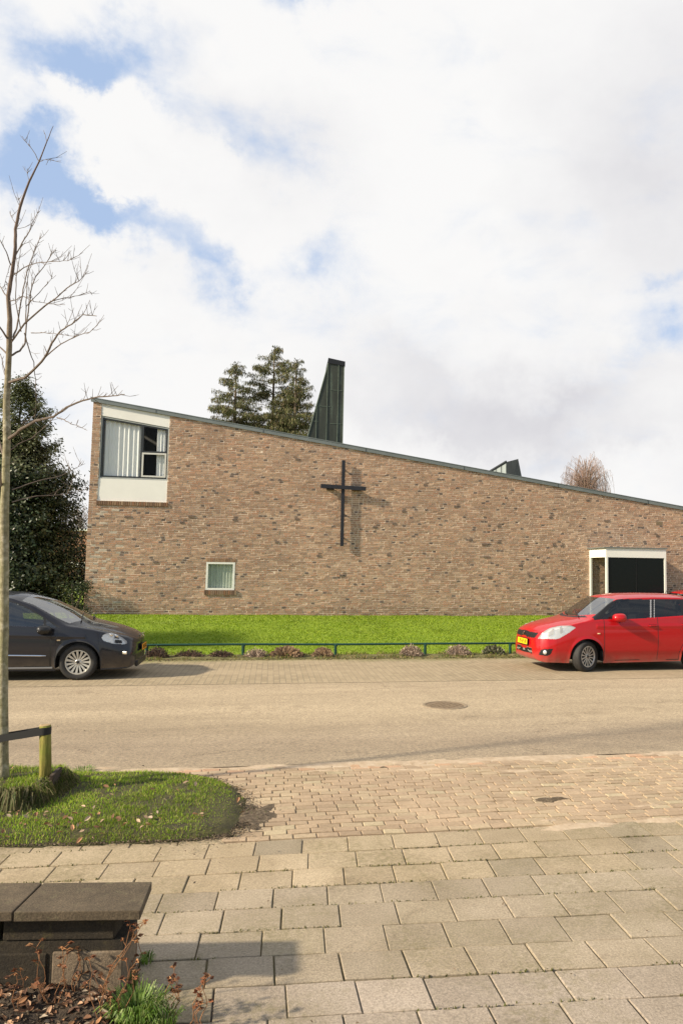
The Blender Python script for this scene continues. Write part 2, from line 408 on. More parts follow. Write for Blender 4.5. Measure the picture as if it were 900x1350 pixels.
M['red'] = paint('red_car_paint', (.40, .003, .006))
M['navy'] = paint('navy_car_paint', (.014, .0145, .020), .1)
M['plate_yellow'] = simple('plate_yellow', (.85, .52, .01), .4)
M['plate_orange'] = simple('plate_amber', (.80, .30, .01), .4)
M['reflector'] = simple('lamp_reflector', (.85, .85, .83), .18, .6)
M['amberclear'] = simple('fog_lamp_glass', (.38, .34, .27), .25)
M['amber'] = simple('clear_repeater', (.8, .6, .35), .2)
M['olivebrick'] = simple('tan_reveal', (.22, .17, .09), .8, 0, 20, .2)

# ------------------------------------------------------------------ frames
A = math.radians(10.5); cA, sA = math.cos(A), math.sin(A)
def S(u, v, z=0.): return (u*cA - v*sA, u*sA + v*cA, z)
def toS(p): return (p[0]*cA + p[1]*sA, -p[0]*sA + p[1]*cA)
WA = math.radians(10); We = np.array([math.cos(WA), math.sin(WA), 0]); Wn = np.array([-math.sin(WA), math.cos(WA), 0])
W0 = P(110, 812, 20.6); W0g = W0.copy(); W0g[2] = 0
def W(px, py, off=0.):
    """photo pixel -> (x along the church wall, z), on a plane `off` metres behind its face"""
    o = W0g + Wn*off; d = ray(px, py); t = ((o-cC)@Wn)/(d@Wn); q = cC + d*t
    return float((q-o)@We), float(q[2])
def fromW(x, y, z): q = W0g + We*x + Wn*y; return (q[0], q[1], z)

# ------------------------------------------------------------------ ground, road, pavings
g = MB(); g.add([(-900, -900, -.06), (900, -900, -.06), (900, 900, -.06), (-900, 900, -.06)], [(0, 1, 2, 3)])
tag(g.build('ground', M['ground']), 'flat ground reaching the horizon', kind='structure')
def sheet(name, u0, u1, v0, v1, z, mat, label, n=1):
    b = MB(); b.add([(u0, v0, z), (u1, v0, z), (u1, v1, z), (u0, v1, z)], [(0, 1, 2, 3)])
    return tag(b.build(name, mat, rz=A), label, kind='structure')
sheet('road', -120, 120, 7.68, 13.02, .0, M['asphalt'], 'pale worn asphalt road')
sheet('parking_strip', -120, 120, 13.02, 16.45, .004, M['strip'], 'brick parking strip beyond the road')

def verge_poly():
    pts = [(-400, 1022), (-150, 1021), (120, 1020), (200, 1019), (250, 1022), (290, 1029), (316, 1044), (326, 1062), (322, 1082), (306, 1100), (260, 1108), (150, 1112), (0, 1116), (-200, 1122), (-400, 1128)]
    return [tuple(G(*p)[:2]) for p in pts]
VP = verge_poly()
def pt_in_verge(x, y): return inpoly(x, y, VP)

# joint fill below the pavers
b = MB(); b.add([(-30, 5.2, -.012), (30, 5.2, -.012), (30, 7.68, -.012), (-30, 7.68, -.012)], [(0, 1, 2, 3)])
tag(b.build('paving_bed', M['sand'], rz=A), 'sandy bedding between the pavers', kind='structure')
b = MB(); b.add([(-30, -6, -.014), (30, -6, -.014), (30, 5.6, -.014), (-30, 5.6, -.014)], [(0, 1, 2, 3)])
tag(b.build('pavement_bed', M['moss_joint'], rz=A), 'mossy bedding between the paving tiles', kind='structure')

def paver(mb, quad, zt, ch, col, tilt=(0, 0)):
    """one bevelled paver: quad = 4 street-frame corners, top height zt, chamfer ch"""
    cx = sum(q[0] for q in quad)/4; cy = sum(q[1] for q in quad)/4
    vs = []
    for k, (zz, s_) in enumerate(((-.02, 0), (zt-ch*.8, 0), (zt, ch))):
        for (x, y) in quad:
            dx, dy = cx-x, cy-y; l = max(1e-6, math.hypot(dx, dy))
            f = s_*1.3/l
            X, Y = x+dx*f, y+dy*f
            vs.append((X, Y, zz + (tilt[0]*(X-cx)+tilt[1]*(Y-cy) if k else 0)))
    fs = [(8, 9, 10, 11)]
    for r in (0, 4):
        fs += [(r+i, r+(i+1) % 4, r+4+(i+1) % 4, r+4+i) for i in range(4)]
    mb.add(vs, fs, 0, col)

# clay pavers between road and tiles
b = MB(); rp = .092; v = 5.62; row = 0
while v < 7.60:
    u = -8 + (row % 2)*.1 + U(-.02, .02); edge = v > 7.40
    while u < 9:
        w = .168 + U(-.006, .006)
        if edge: w = .17
        j = U(.006, .012)
        wob = lambda x: .010*math.sin(x*1.3+row*.15) + .005*math.sin(x*4.1)
        q = [(u+j/2, v+j/2+wob(u)), (u+w-j/2, v+j/2+wob(u+w)), (u+w-j/2, v+rp-j/2+wob(u+w)), (u+j/2, v+rp-j/2+wob(u))]
        wx, wy, _ = S(u+w/2, v+rp/2)
        if not pt_in_verge(wx, wy) and not (wx < -1.32 and v < 5.9):
            t = rnd(); base = (.385, .285, .19) if t < .6 else ((.40, .31, .205) if t < .85 else (.34, .25, .165))
            if rnd() < .03: base = (.44, .36, .235)
            if edge and rnd() < .3: base = (.47, .30, .19)
            k = U(.93, 1.06); col = tuple(c*k for c in base)
            zt = U(-.003, .003) + (.0 if not edge else -.004)
            paver(b, q, zt, .004, col, (U(-.03, .03), U(-.03, .03)))
        u += w
    v += rp; row += 1
o = b.build('brick_paving', M['klinker'], rz=A); tag(o, 'clay brick paving between road and tiles', kind='structure')

# concrete tiles of the pavement
def warp(u, v):
    t = min(1., max(0., (5.6-v)/1.6))
    return (u - .02*t*(v), v - u*math.tan(math.radians(3.6))*t - 0*u)
b = MB(); ts = .268; tw_ = .325; v = 5.6+.268; row = -1
while v > .8:
    u = -7.2 + (row % 2)*.1625 + .06*row + U(-.01, .01)
    sink = U(-.003, .003)
    while u < 6.6:
        w = tw_
        if rnd() < .02: w = .16
        j = U(.005, .012) if row > 5 else U(.004, .010)
        sh = U(-.004, .004)
        q = [warp(u+j/2, v-ts+j/2+sh), warp(u+w-j/2, v-ts+j/2+sh), warp(u+w-j/2, v-j/2+sh), warp(u+j/2, v-j/2+sh)]
        cxs = sum(p[0] for p in q)/4; cys = sum(p[1] for p in q)/4
        wx, wy, _ = S(cxs, cys)
        if (row >= 0 and not pt_in_verge(wx, wy)) or (row < 0 and wx < -1.32):
            k = U(.86, 1.1)
            if row >= 7: base = (.345, .285, .222)
            elif row >= 3: base = (.34, .278, .198)
            else: base = (.385, .305, .20)
            if rnd() < .12: base = (.32, .262, .18)
            k = .8*k+.19
            paver(b, q, sink - .003 + U(-.003, .003), .004, tuple(c*k for c in base), (U(-.012, .012), U(-.012, .012)))
        u += w
    v -= ts; row += 1
o = b.build('pavement', M['tile'], rz=A); tag(o, 'square concrete tiles of the pavement', kind='structure')

# sand and dirt drifts lying over the pavers
def drift(px, py, rx, ry, h, seed, mat, name, label, kind='stuff', cat=None):
    c = G(px, py); b = MB(); n = 46; m_ = 12; vs = [(c[0], c[1], h+.003)]
    for i in range(1, m_+1):
        for j in range(n):
            a = 2*PI*j/n; k = i/m_
            r = 1 + .35*(vnoise(seed+3*math.cos(a), seed+3*math.sin(a))-.5)*2 + .22*(vnoise(seed+9*math.cos(a), 7+9*math.sin(a))-.5)*2
            x = c[0]+rx*r*k*math.cos(a); y = c[1]+ry*r*k*math.sin(a) + rx*r*k*math.cos(a)*math.tan(A)
            z = (h+.012)*(1-k**2) - .012 + .004*vnoise(x*20, y*20)
            vs.append((x, y, z))
    fs = [(0, 1+j, 1+(j+1) % n) for j in range(n)]
    for i in range(m_-1):
        fs += [(1+i*n+j, 1+(i+1)*n+j, 1+(i+1)*n+(j+1) % n, 1+i*n+(j+1) % n) for j in range(n)]
    b.add(vs, fs); return tag(b.build(name, mat, smooth=True), label, cat, kind=kind)
M['palesand'] = soil_mat('pale_drift_sand', (.34, .25, .165), (.44, .34, .235), (.54, .44, .32), 10, .004)
for k, (px, py, rx, ry, h) in enumerate([(560, 1014, .5, .045, .006), (800, 1012, .6, .05, .006), (690, 1016, .35, .05, .005), (430, 1016, .35, .04, .006), (880, 1080, .5, .06, .006), (770, 1088, .42, .10, .007), (850, 1062, .25, .03, .004), (230, 1014, .35, .06, .006), (130, 1013, .3, .05, .006), (720, 1082, .12, .04, .005)]):
    drift(px, py, rx, ry, h, k*5.3, M['palesand'], 'sand_drift', 'pale sand washed over the brick paving', kind='stuff', cat='sand')
for (px, py, rx, ry, h, lb) in [(725, 1054, .19, .07, .012, 'dark patch of rotten leaves and dirt on the brick paving'), (505, 1012, .05, .02, .01, 'small dark clod beside the edge of the road'), (328, 1078, .24, .33, .014, 'spilt dark soil at the worn right corner of the grass verge')]:
    drift(px, py, rx, ry, h, px*.13, M['debris'], 'dirt_patch', lb, kind='stuff', cat='dirt')

b = MB(); vs = []; us = np.linspace(-12, 14, 520); vv = np.linspace(7.28, 7.71, 18)
for v in vv:
    for u in us:
        k = (v-7.28)/.43; n_ = vnoise(u*2.1, v*5)*.6+vnoise(u*9, v*16)*.4
        vs.append((u, v, -.016 + .017*sst(.50, 1.0, n_*.65+k*.58) + .003*vnoise(u*30, v*30)))
nu = len(us); b.add(vs, [(j*nu+i, j*nu+i+1, (j+1)*nu+i+1, (j+1)*nu+i) for j in range(17) for i in range(nu-1)])
tag(b.build('road_edge_sand', M['palesand'], smooth=True, rz=A), 'pale sand settled along the edge of the road', kind='structure')

# verge: turf sheet with the mound round the tree
def verge_z(x, y):
    # distance to edge gives a rounded rim
    d = 9.
    for i in range(len(VP)):
        ax, ay = VP[i]; bx, by = VP[(i+1) % len(VP)]
        t = ((x-ax)*(bx-ax)+(y-ay)*(by-ay))/((bx-ax)**2+(by-ay)**2+1e-9); t = min(1, max(0, t))
        d = min(d, math.hypot(x-ax-t*(bx-ax), y-ay-t*(by-ay)))
    z = .028*sst(0, .12, d) + .02*vnoise(x*3, y*3)*sst(0, .2, d)
    # tree mound
    ex = -2.93 + .06*(vnoise(y*4, 3)-.5); m1 = sst(ex+.03, ex-.10, x)
    yf = 5.93 + .08*(vnoise(x*3, 9)-.5) + .1*(x+3.4)*.2
    m2 = sst(yf-.02, yf+.12, y)*sst(7.0, 6.75, y)
    return z + .125*m1*m2
b = MB(); x0, x1, y0, y1 = -9, -1.0, 4.6, 7.6; st = .045
nx, ny = int((x1-x0)/st), int((y1-y0)/st)
idx = {}
vs = []; fs = []
inside = {}
for i in range(nx+1):
    for j in range(ny+1):
        x, y = x0+i*st, y0+j*st
        if x < -5.5 and (i % 3): pass
        inside[i, j] = pt_in_verge(x, y)
for i in range(nx+1):
    for j in range(ny+1):
        if inside[i, j] or any(inside.get((i+a, j+c_), False) for a in (-1, 0, 1) for c_ in (-1, 0, 1)):
            x, y = x0+i*st, y0+j*st
            idx[i, j] = len(vs); vs.append((x, y, verge_z(x, y) + .004 if inside[i, j] else -.011))
for i in range(nx):
    for j in range(ny):
        q = [(i, j), (i+1, j), (i+1, j+1), (i, j+1)]
        if all(k in idx for k in q): fs.append([idx[k] for k in q])
b.add(vs, fs); o = b.build('verge', M['turf'], smooth=True); tag(o, 'earth of the grass verge with the mound round the young tree', kind='structure')

def blades(name, n, sampler, hfn, cols, label, wid=.006, lean=.5, seg=2, mat='blade', patchy=False):
    Vs = []; Cs = []
    for _ in range(n):
        r = sampler()
        if r is None: continue
        x, y, z, hs = r
        h = hfn()*hs; a = U(0, 2*PI); w = wid*U(.6, 1.3)
        dx, dy = math.cos(a), math.sin(a); la = U(0, 2*PI); l = h*lean*rnd()
        lx, ly = math.cos(la)*l, math.sin(la)*l
        p0 = (x-dx*w/2, y-dy*w/2, z-.005); p1 = (x+dx*w/2, y+dy*w/2, z-.005)
        p2 = (x+lx*.35+dx*w*.35, y+ly*.35+dy*w*.35, z+h*.6); p3 = (x+lx*.35-dx*w*.35, y+ly*.35-dy*w*.35, z+h*.6)
        p4 = (x+lx, y+ly, z+h*U(.85, 1.)); 
        c = random.choice(cols); k = U(.75, 1.25)*(.72+.56*vnoise(x*2.3+3, y*2.3)) if patchy else (U(.88, 1.12)*(.85+.3*vnoise(x*.9, y*1.8)))
        Vs.append((p0, p1, p2, p3)); Vs.append((p3, p2, p4, p4) if False else (p3, p2, (p4[0]+dx*w*.05, p4[1]+dy*w*.05, p4[2]), p4))
        cc = (c[0]*k, c[1]*k, c[2]*k); Cs.append(cc); Cs.append(cc)
    o = fast_mesh(name, np.array(Vs), 4, M[mat], np.array(Cs))
    return tag(o, label, 'grass', kind='stuff')
def samp_verge():
    x, y = U(-4.6, -1.15), U(5.25, 7.15)
    if not pt_in_verge(x, y): return None
    # thin and bare towards the right hand corner
    q = vnoise(x*6+11, y*6)
    bare = sst(-1.75, -1.3, x)
    if rnd() < bare*.9: return None
    if q < .34 and rnd() < .8: return None
    z = verge_z(x, y)
    hs = .7 + .6*vnoise(x*4, y*4+5)
    if z > .08: hs *= 1.25
    return x, y, z, hs*(1-.5*bare)
GC = [(.20, .32, .018), (.27, .40, .022), (.14, .25, .014), (.34, .42, .045), (.38, .34, .11), (.22, .31, .02)]
blades('verge_grass', 52000, samp_verge, lambda: U(.014, .036), GC, 'short green grass of the verge at the left', .005, .9, patchy=True)
def samp_hang():
    x = U(-4.6, -2.9); y = U(5.85, 6.12)
    return (x, y, verge_z(x, y), 1.)
# long straw hanging over the front of the mound
Vs = []; Cs = []
for _ in range(2600):
    x = U(-4.6, -2.92); y = 5.99 + U(-.03, .12) if rnd() < .75 else U(5.95, 6.7)
    if vnoise(x*14, 2) < .42: continue
    if y > 6.1: x = -2.95 + U(-.06, .05)
    z = verge_z(x, y+.05)+.02; l = U(.05, .26); w = U(.0015, .004)
    ox, oy = (U(-.04, .04), -U(.02, .10)) if y <= 6.12 else (U(.02, .09), U(-.04, .04))
    p = [(x, y, z), (x+ox*.5, y+oy*.7, z+l*.12), (x+ox, y+oy, z-l*.35), (x+ox*1.3, y+oy*1.2, max(.03, z-l*.9))]
    c = random.choice([(.20, .17, .07), (.14, .15, .04), (.09, .13, .02), (.28, .24, .11)]); k = U(.45, 1.1)
    for i in range(3):
        a, d = p[i], p[i+1]
        Vs.append(((a[0]-w, a[1], a[2]), (a[0]+w, a[1], a[2]), (d[0]+w, d[1], d[2]), (d[0]-w, d[1], d[2]))); Cs.append(tuple(q*k for q in c))
tag(fast_mesh('overhanging_grass', np.array(Vs), 4, M['blade'], np.array(Cs)), 'long straggling grass hanging over the front of the tree mound', 'grass', kind='stuff')

# lawn
def lawn_z(v): return .012 + .60*sst(17.0, 21.6, v)
def lawn_h(x, y):
    u, v = toS((x, y)); return lawn_z(v) + .03*(vnoise(u*.7, v*.7)-.5)*sst(17, 18, v)
b = MB(); vs = []; us = np.linspace(-45, 45, 181); vv = np.concatenate([np.linspace(16.35, 22.5, 28), [30, 45, 70]])
for v in vv:
    for u in us:
        x, y, _ = S(u, v); zz = lawn_h(x, y) if v > 16.5 else -.01
        vs.append((u, v, zz))
nu = len(us); fs = [(j*nu+i, j*nu+i+1, (j+1)*nu+i+1, (j+1)*nu+i) for j in range(len(vv)-1) for i in range(nu-1)]
b.add(vs, fs); o = b.build('lawn', M['lawn'], smooth=True, rz=A); tag(o, 'green lawn rising gently to the church wall', kind='structure')
def samp_lawn():
    u, v = U(-10, 12), U(17.05, 21.75); x, y, _ = S(u, v)
    if v < 17.5 and rnd() < .3: return None
    return x, y, lawn_h(x, y), .7+.6*vnoise(u*2, v*2)
blades('lawn_grass', 85000, samp_lawn, lambda: U(.015, .035), [(.18, .28, .006), (.21, .315, .008), (.24, .345, .010), (.28, .35, .02)], 'bright green grass of the church lawn', .02, .9)
# mossy soil strip with rubbish under the railing
b = MB(); vs = []; us = np.linspace(-20, 20, 240); vv = np.linspace(16.30, 17.25, 9)
for v in vv:
    for u in us: vs.append((u, v, .006 + .045*math.sin(PI*min(1, max(0, (v-16.3)/.95)))**.7*(.5+vnoise(u*5, v*5)) if 16.31 < v < 17.24 else -.02))
nu = len(us); fs = [(j*nu+i, j*nu+i+1, (j+1)*nu+i+1, (j+1)*nu+i) for j in range(len(vv)-1) for i in range(nu-1)]
b.add(vs, fs); tag(b.build('planting_strip', M['strip_soil'], smooth=True, rz=A), 'mossy strip of soil under the green railing', kind='structure')
def samp_strip():
    u, v = U(-9, 9), U(16.28, 17.3); 
    if vnoise(u*3, v*4) < .45: return None
    x, y, _ = S(u, v); return x, y, .035, .6+.8*rnd()
blades('strip_weeds', 9000, samp_strip, lambda: U(.02, .06), [(.16, .17, .03), (.24, .21, .06), (.10, .15, .02), (.28, .20, .10)], 'low weeds and moss along the railing strip', .018, 1.)

# ------------------------------------------------------------------ the church
def wroot(name, label, cat, x=0, y=0, z=0): return thing(name, label, cat, fromW(x, y, z), WA)
BL = 27.0; BD = 15.
def rz_(x): return 6.55 - .1427*x          # underside of the fascia
ch = wroot('church_building', 'low brown brick church with a long sloping roofline and a bare facade', 'building')
upL, upR = .22, 2.08; upB = W(170, 661)[1]
smL, smR = W(272, 741)[0], W(309, 778)[0]; smB, smT = W(290, 778)[1], W(290, 741)[1]
pcx0, pcx1 = 14.74, 16.9
openings = [(upL, upR, upB, 99), (smL, smR, smB, smT)]
# backing wall (mortar) with the openings left out
b = MB(); y = .003
def wq(x0, x1, z0a, z0b, z1a, z1b): b.add([(x0, y, z0a), (x1, y, z0b), (x1, y, z1b), (x0, y, z1a)], [(0, 1, 2, 3)])
wq(0, upL, 0, 0, rz_(0), rz_(upL)); wq(upL, upR, 0, 0, upB, upB); wq(upR, smL, 0, 0, rz_(upR), rz_(smL))
wq(smL, smR, 0, 0, smB, smB); wq(smL, smR, smT, smT, rz_(smL), rz_(smR)); wq(smR, BL, 0, 0, rz_(smR), rz_(BL))
b.add([(0, y, 0), (0, BD, 0), (0, BD, rz_(0)), (0, y, rz_(0))], [(3, 2, 1, 0)])
b.add([(BL, y, 0), (BL, BD, 0), (BL, BD, rz_(BL)), (BL, y, rz_(BL))], [(0, 1, 2, 3)])
b.add([(0, BD, 0), (BL, BD, 0), (BL, BD, rz_(BL)), (0, BD, rz_(0))], [(0, 1, 2, 3)])
for (x0, x1, z0, z1) in ((upL, upR, upB, None), (smL, smR, smB, smT)):
    za, zb = (rz_(x0), rz_(x1)) if z1 is None else (z1, z1)
    b.add([(x0, y, z0), (x1, y, z0), (x1, .3, z0), (x0, .3, z0)], [(0, 1, 2, 3)])
    b.add([(x0, y, z0), (x0, .3, z0), (x0, .3, za), (x0, y, za)], [(0, 1, 2, 3)])
    b.add([(x1, y, z0), (x1, .3, z0), (x1, .3, zb), (x1, y, zb)], [(3, 2, 1, 0)])
    b.add([(x0, y, za), (x1, y, zb), (x1, .3, zb), (x0, .3, za)], [(3, 2, 1, 0)])
bk = b.build('wall', M['mortar'], ch)
# bricks
BC = [(.39, .24, .145), (.44, .275, .165), (.34, .205, .125), (.46, .305, .19), (.30, .185, .12), (.41, .215, .12), (.48, .335, .22), (.37, .25, .165)]
b = MB(); cs = .0625; r = 0; z = .30
while z < 6.55:
    z0, z1 = z+.0065, z+cs-.0065
    x = -.001 - (.11 if r % 2 else 0)
    first = True
    while x < BL:
        ln = .1 if rnd() < .58 else .19
        xa, xb = max(x, -.001), x+ln
        x = xb+.016
        if xb <= 0: continue
        if z0 > rz_(xa)-.02: break
        segs = [(xa, xb)]
        for (o0, o1, oz0, oz1) in openings:
            if z1 > oz0+.004 and z0 < oz1-.004:
                ns_ = []
                for (s0, s1) in segs:
                    if s1 <= o0 or s0 >= o1: ns_.append((s0, s1)); continue
                    if s0 < o0: ns_.append((s0, o0))
                    if s1 > o1: ns_.append((o1, s1))
                segs = ns_
        for (s0, s1) in segs:
            if s1-s0 < .015: continue
            za, zb = min(z1, rz_(s0)-.003), min(z1, rz_(s1)-.003)
            if zb <= z0: continue
            t = rnd(); yf = U(-.006, .001)
            patch = vnoise(s0*1.3, z*1.6)
            c = random.choice(BC); k = U(.84, 1.12)*(.93+.14*patch); c = tuple(.6*q+.4*m0 for q, m0 in zip(c, (.372, .256, .188))) if t >= .08 or ln > .15 else c
            if t < .08 and ln < .15: c = (.14, .10, .08)
            if t > .9985: yf = -U(.014, .022); c = (.16, .11, .08)
            elif t > .88: yf = -U(.005, .010)
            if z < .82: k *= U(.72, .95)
            if s0 < .9 and z < 3.7 and rnd() < .10: c = (.42, .37, .30)
            jt = U(-.0025, .0025); j2 = U(-.0025, .0025)
            vs = [(s0, yf, z0+jt), (s1, yf+U(-.003, .003), z0+j2), (s1, yf+U(-.003, .003), zb+j2), (s0, yf, za+jt),
                  (s0, .02, z0+jt), (s1, .02, z0+j2), (s1, .02, zb+j2), (s0, .02, za+jt)]
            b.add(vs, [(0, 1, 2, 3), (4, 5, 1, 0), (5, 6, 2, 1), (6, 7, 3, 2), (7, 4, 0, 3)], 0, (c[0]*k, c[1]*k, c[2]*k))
    # returned corner on the left side wall
    if rz_(0) > z1:
        yy = .02
        while yy < 3.:
            ln = .21; c = random.choice(BC); k = U(.8, 1.1)
            b.add([(-.004, yy, z0), (-.004, yy+ln, z0), (-.004, yy+ln, z1), (-.004, yy, z1)], [(3, 2, 1, 0)], 0, (c[0]*k, c[1]*k, c[2]*k)); yy += ln+.012
    z += cs; r += 1
for (px, py) in [(290, 607), (392, 607.5), (338, 649), (309, 686), (391, 686), (531.7, 675), (494, 696), (519, 692), (512, 733), (657, 694), (619, 712), (657, 717), (692, 718), (730, 722), (740, 722), (715, 742), (685, 747), (698, 761), (714, 763), (645, 763), (743, 764), (774, 660), (866, 708), (725, 684), (240, 690), (205, 742), (450, 760), (420, 735), (560, 640), (600, 668), (365, 715), (160, 770)]:
    x, z = W(px, py); k = U(.8, 1.1); z = .30 + cs*round((z-.30)/cs) + cs/2
    b.box((x, .033, z), (.11, .10, .052), 0, (.15*k, .11*k, .085*k)); b.box((x+U(-.09, .09), .030, z+cs), (.10, .07, .05), 0, (.2*k, .14*k, .1*k))
b.build('facade_bricks', M['brick'], bk)
# soldier courses: sill under the tall opening, lintel and sill of the small window
def soldiers(x0, x1, z0, z1, yf, darkk=1.):
    b = MB(); x = x0
    while x < x1-.02:
        c = random.choice(BC); k = U(.6, .95)*darkk
        b.box((x+.026, (yf+.06)/2, (z0+z1)/2), (.048, .06-yf, z1-z0), 0, (c[0]*k, c[1]*k, c[2]*k)); x += .06
    return b
soldiers(upL-.02, upR+.03, upB-.115, upB-.003, -.035, .75).build('brick_sill', M['brick'], ch)
soldiers(smL-.03, smR+.05, smB-.13, smB-.004, -.045, .7).build('brick_sill', M['brick'], ch)
soldiers(smL-.0, smR+.0, smT+.004, smT+.10, -.008, .9).build('brick_lintel', M['brick'], ch)
# roof and fascia
b = MB()
b.add([(-.03, -.02, rz_(-.03)+.085), (BL+.1, -.02, rz_(BL+.1)+.085), (BL+.1, BD+.1, rz_(BL+.1)+.085), (-.03, BD+.1, rz_(-.03)+.085)], [(0, 1, 2, 3)])
rf = b.build('roof', M['roof'], ch)
b = MB(); b.prism([(-.06, rz_(-.06)), (BL+.12, rz_(BL+.12)), (BL+.12, rz_(BL+.12)+.10), (-.06, rz_(-.06)+.10)], lambda p, k: (p[0], -.05+k*.08, p[1]))
b.prism([(-.07, rz_(-.06)+.102), (BL+.12, rz_(BL+.12)+.102), (BL+.12, rz_(BL+.12)+.122), (-.07, rz_(-.06)+.122)], lambda p, k: (p[0], -.062+k*.2, p[1]))
x = 1.7
while x < BL: b.box((x, -.053, rz_(x)+.05), (.012, .008, .095), 1); x += 3.0
b.build('fascia', [M['fascia'], M['blackframe']], rf)

# tall corner window
FB = W(170, 631.5)[1]                      # bottom of the glazed frame
sl = -.1427
def slq(mb, x0, x1, zb0, zt0, y0, y1, flat=True, mat=0):
    """box with sloping top: zb0 level bottom; zt0 = top height at x = 0 of the opening"""
    zt = lambda x: zt0 + sl*(x-upL)
    mb.prism([(x0, zb0), (x1, zb0), (x1, zt(x1)), (x0, zt(x0))], lambda p, k: (p[0], y0+(y1-y0)*k, p[1]), mat)
topW = W(133, 548)[1]                      # top of the frame at its left end
b = MB(); slq(b, upL+.004, upR-.004, upB+.002, FB-.004+0*1, .02, .09)
# level-topped lower panel, sloped upper panel
b = MB(); b.box(((upL+upR)/2, .045, (upB+FB)/2-.002), (upR-upL-.01, .06, FB-upB-.008)); b.build('lower_panel', M['white'], ch)
b = MB()
zt = lambda x, z0: z0+sl*(x-upL)
b.prism([(upL+.005, zt(upL, topW)+.012), (upR-.005, zt(upR, topW)+.012), (upR-.005, rz_(upR)-.004), (upL+.005, rz_(upL)-.004)], lambda p, k: (p[0], .012+.06*k, p[1])); b.build('upper_panel', M['white'], ch)
wn = MB()
def frame_poly(mb, x0, x1, z0, t0, w, y0, y1, sl_=sl):
    T = lambda x: t0+sl_*(x-x0)
    mb.prism([(x0, z0), (x0+w, z0), (x0+w, T(x0+w)), (x0, T(x0))], lambda p, k: (p[0], y0+(y1-y0)*k, p[1]))
    mb.prism([(x1-w, z0), (x1, z0), (x1, T(x1)), (x1-w, T(x1-w))], lambda p, k: (p[0], y0+(y1-y0)*k, p[1]))
    mb.prism([(x0+w, z0), (x1-w, z0), (x1-w, z0+w), (x0+w, z0+w)], lambda p, k: (p[0], y0+(y1-y0)*k, p[1]))
    mb.prism([(x0+w, T(x0+w)-w), (x1-w, T(x1-w)-w), (x1-w, T(x1-w)), (x0+w, T(x0+w))], lambda p, k: (p[0], y0+(y1-y0)*k, p[1]))
frame_poly(wn, upL+.005, upR-.005, FB, topW, .035, .03, .10)
win = wn.build('window', M['greyframe'], ch)
b = MB(); i0, i1 = upL+.042, upR-.042; it = topW-.038
frame_poly(b, i0, i1, FB+.036, it, .045, .045, .11)
mx0 = W(185, 600)[0]; mx1 = mx0+.075
T = lambda x: it + sl*(x-i0)
b.prism([(mx0, FB+.082), (mx1, FB+.082), (mx1, T(mx1)-.046), (mx0, T(mx0)-.046)], lambda p, k: (p[0], .04+.075*k, p[1]))
trz = W(200, 595.5)[1]
b.box(((mx1+i1-.045)/2, .078, trz), (i1-.045-mx1-.002, .07, .045)); b.build('frame', M['blackframe'], win)
b = MB(); frame_poly(b, mx1-.03, i1-.02, FB+.075, trz-.03, .045, .022, .039, 0); b.build('casement', M['casement'], win)
b = MB(); b.add([(i0+.045, .088, FB+.08), (i1-.045, .088, FB+.08), (i1-.045, .088, T(i1-.045)-.045), (i0+.045, .088, T(i0+.045)-.045)], [(0, 1, 2, 3)]); b.build('pane', M['glass'], win)
def curtain(x0, x1, z0, ztf, yc, amp, per, mat, parent, seed=0):
    b = MB(); n = int((x1-x0)/.012); vs = []
    for i in range(n+1):
        x = x0+(x1-x0)*i/n; ph = 2*PI*(x/per)+1.5*vnoise(x*5+seed, seed)
        a = amp*(.5+vnoise(x*8, seed+3))
        for k in range(5):
            q = k/4; vs.append((x+.01*q*math.sin(ph*.5), yc+a*math.sin(ph+.4*q), z0+(ztf(x)-z0)*q))
    b.add(vs, [(i*5+k, (i+1)*5+k, (i+1)*5+k+1, i*5+k+1) for i in range(n) for k in range(4)])
    return b.build('curtain', mat, parent, smooth=True)
curtain(i0-.01, mx0+.03, FB+.03, lambda x: T(x)+.02, .145, .020, .13, M['curtain'], win, 1)
xc = W(206, 600)[0]; curtain(xc, i1+.02, FB+.03, lambda x: T(x)+.02, .145, .020, .09, M['curtain'], win, 8)
# small window
b = MB(); frame_poly(b, smL+.004, smR-.004, smB+.004, smT-.004, .055, -.012, .07, 0); sw = b.build('window', M['whiteframe'], ch)
b = MB(); b.add([(smL+.055, .045, smB+.055), (smR-.055, .045, smB+.055), (smR-.055, .045, smT-.055), (smL+.055, .045, smT-.055)], [(0, 1, 2, 3)]); b.build('pane', M['glass'], sw)
curtain(smL+.03, smR-.03, smB+.03, lambda x: smT-.03, .11, .022, .085, M['curtain2'], sw, 4)
# white light inside the rooms comes only through the windows: pale inner wall
b = MB(); b.box((1.6, 2.2, 3.6), (3.4, .05, 6)); b.build('inner_wall', M['interior'], ch)

# copper tower behind the roof edge
tz = lambda px, py, off: W(px, py, off)
OT = 2.0; t1 = tz(403, 584, OT); t2 = tz(433, 478, OT); t3 = tz(453.5, 482, OT); t4 = tz(449, 590, OT)
t4 = (t3[0], t4[1]-.4)
slx = (t2[0]-t1[0])/(t2[1]-t1[1])
t1 = (t1[0]-slx*.6, t1[1]-.6)
b = MB(); b.prism([t1, t4, t3, t2], lambda p, k: (p[0], OT+k*1.15, p[1])); tw = b.build('copper_tower', M['copper'], ch)
b = MB()
def on_left(z): return t1[0]+slx*(z-t1[1])
for q in (.165, .49, .80):
    x = t4[0]-(t4[0]-t1[0]-.25)*q
    zt_ = t1[1]+(x-t1[0])/slx if x < t2[0] else t2[1]+(x-t2[0])/(t3[0]-t2[0])*(t3[1]-t2[1])
    b.box((x, OT-.012, (t1[1]+zt_)/2), (.022, .022, zt_-t1[1]-.02))
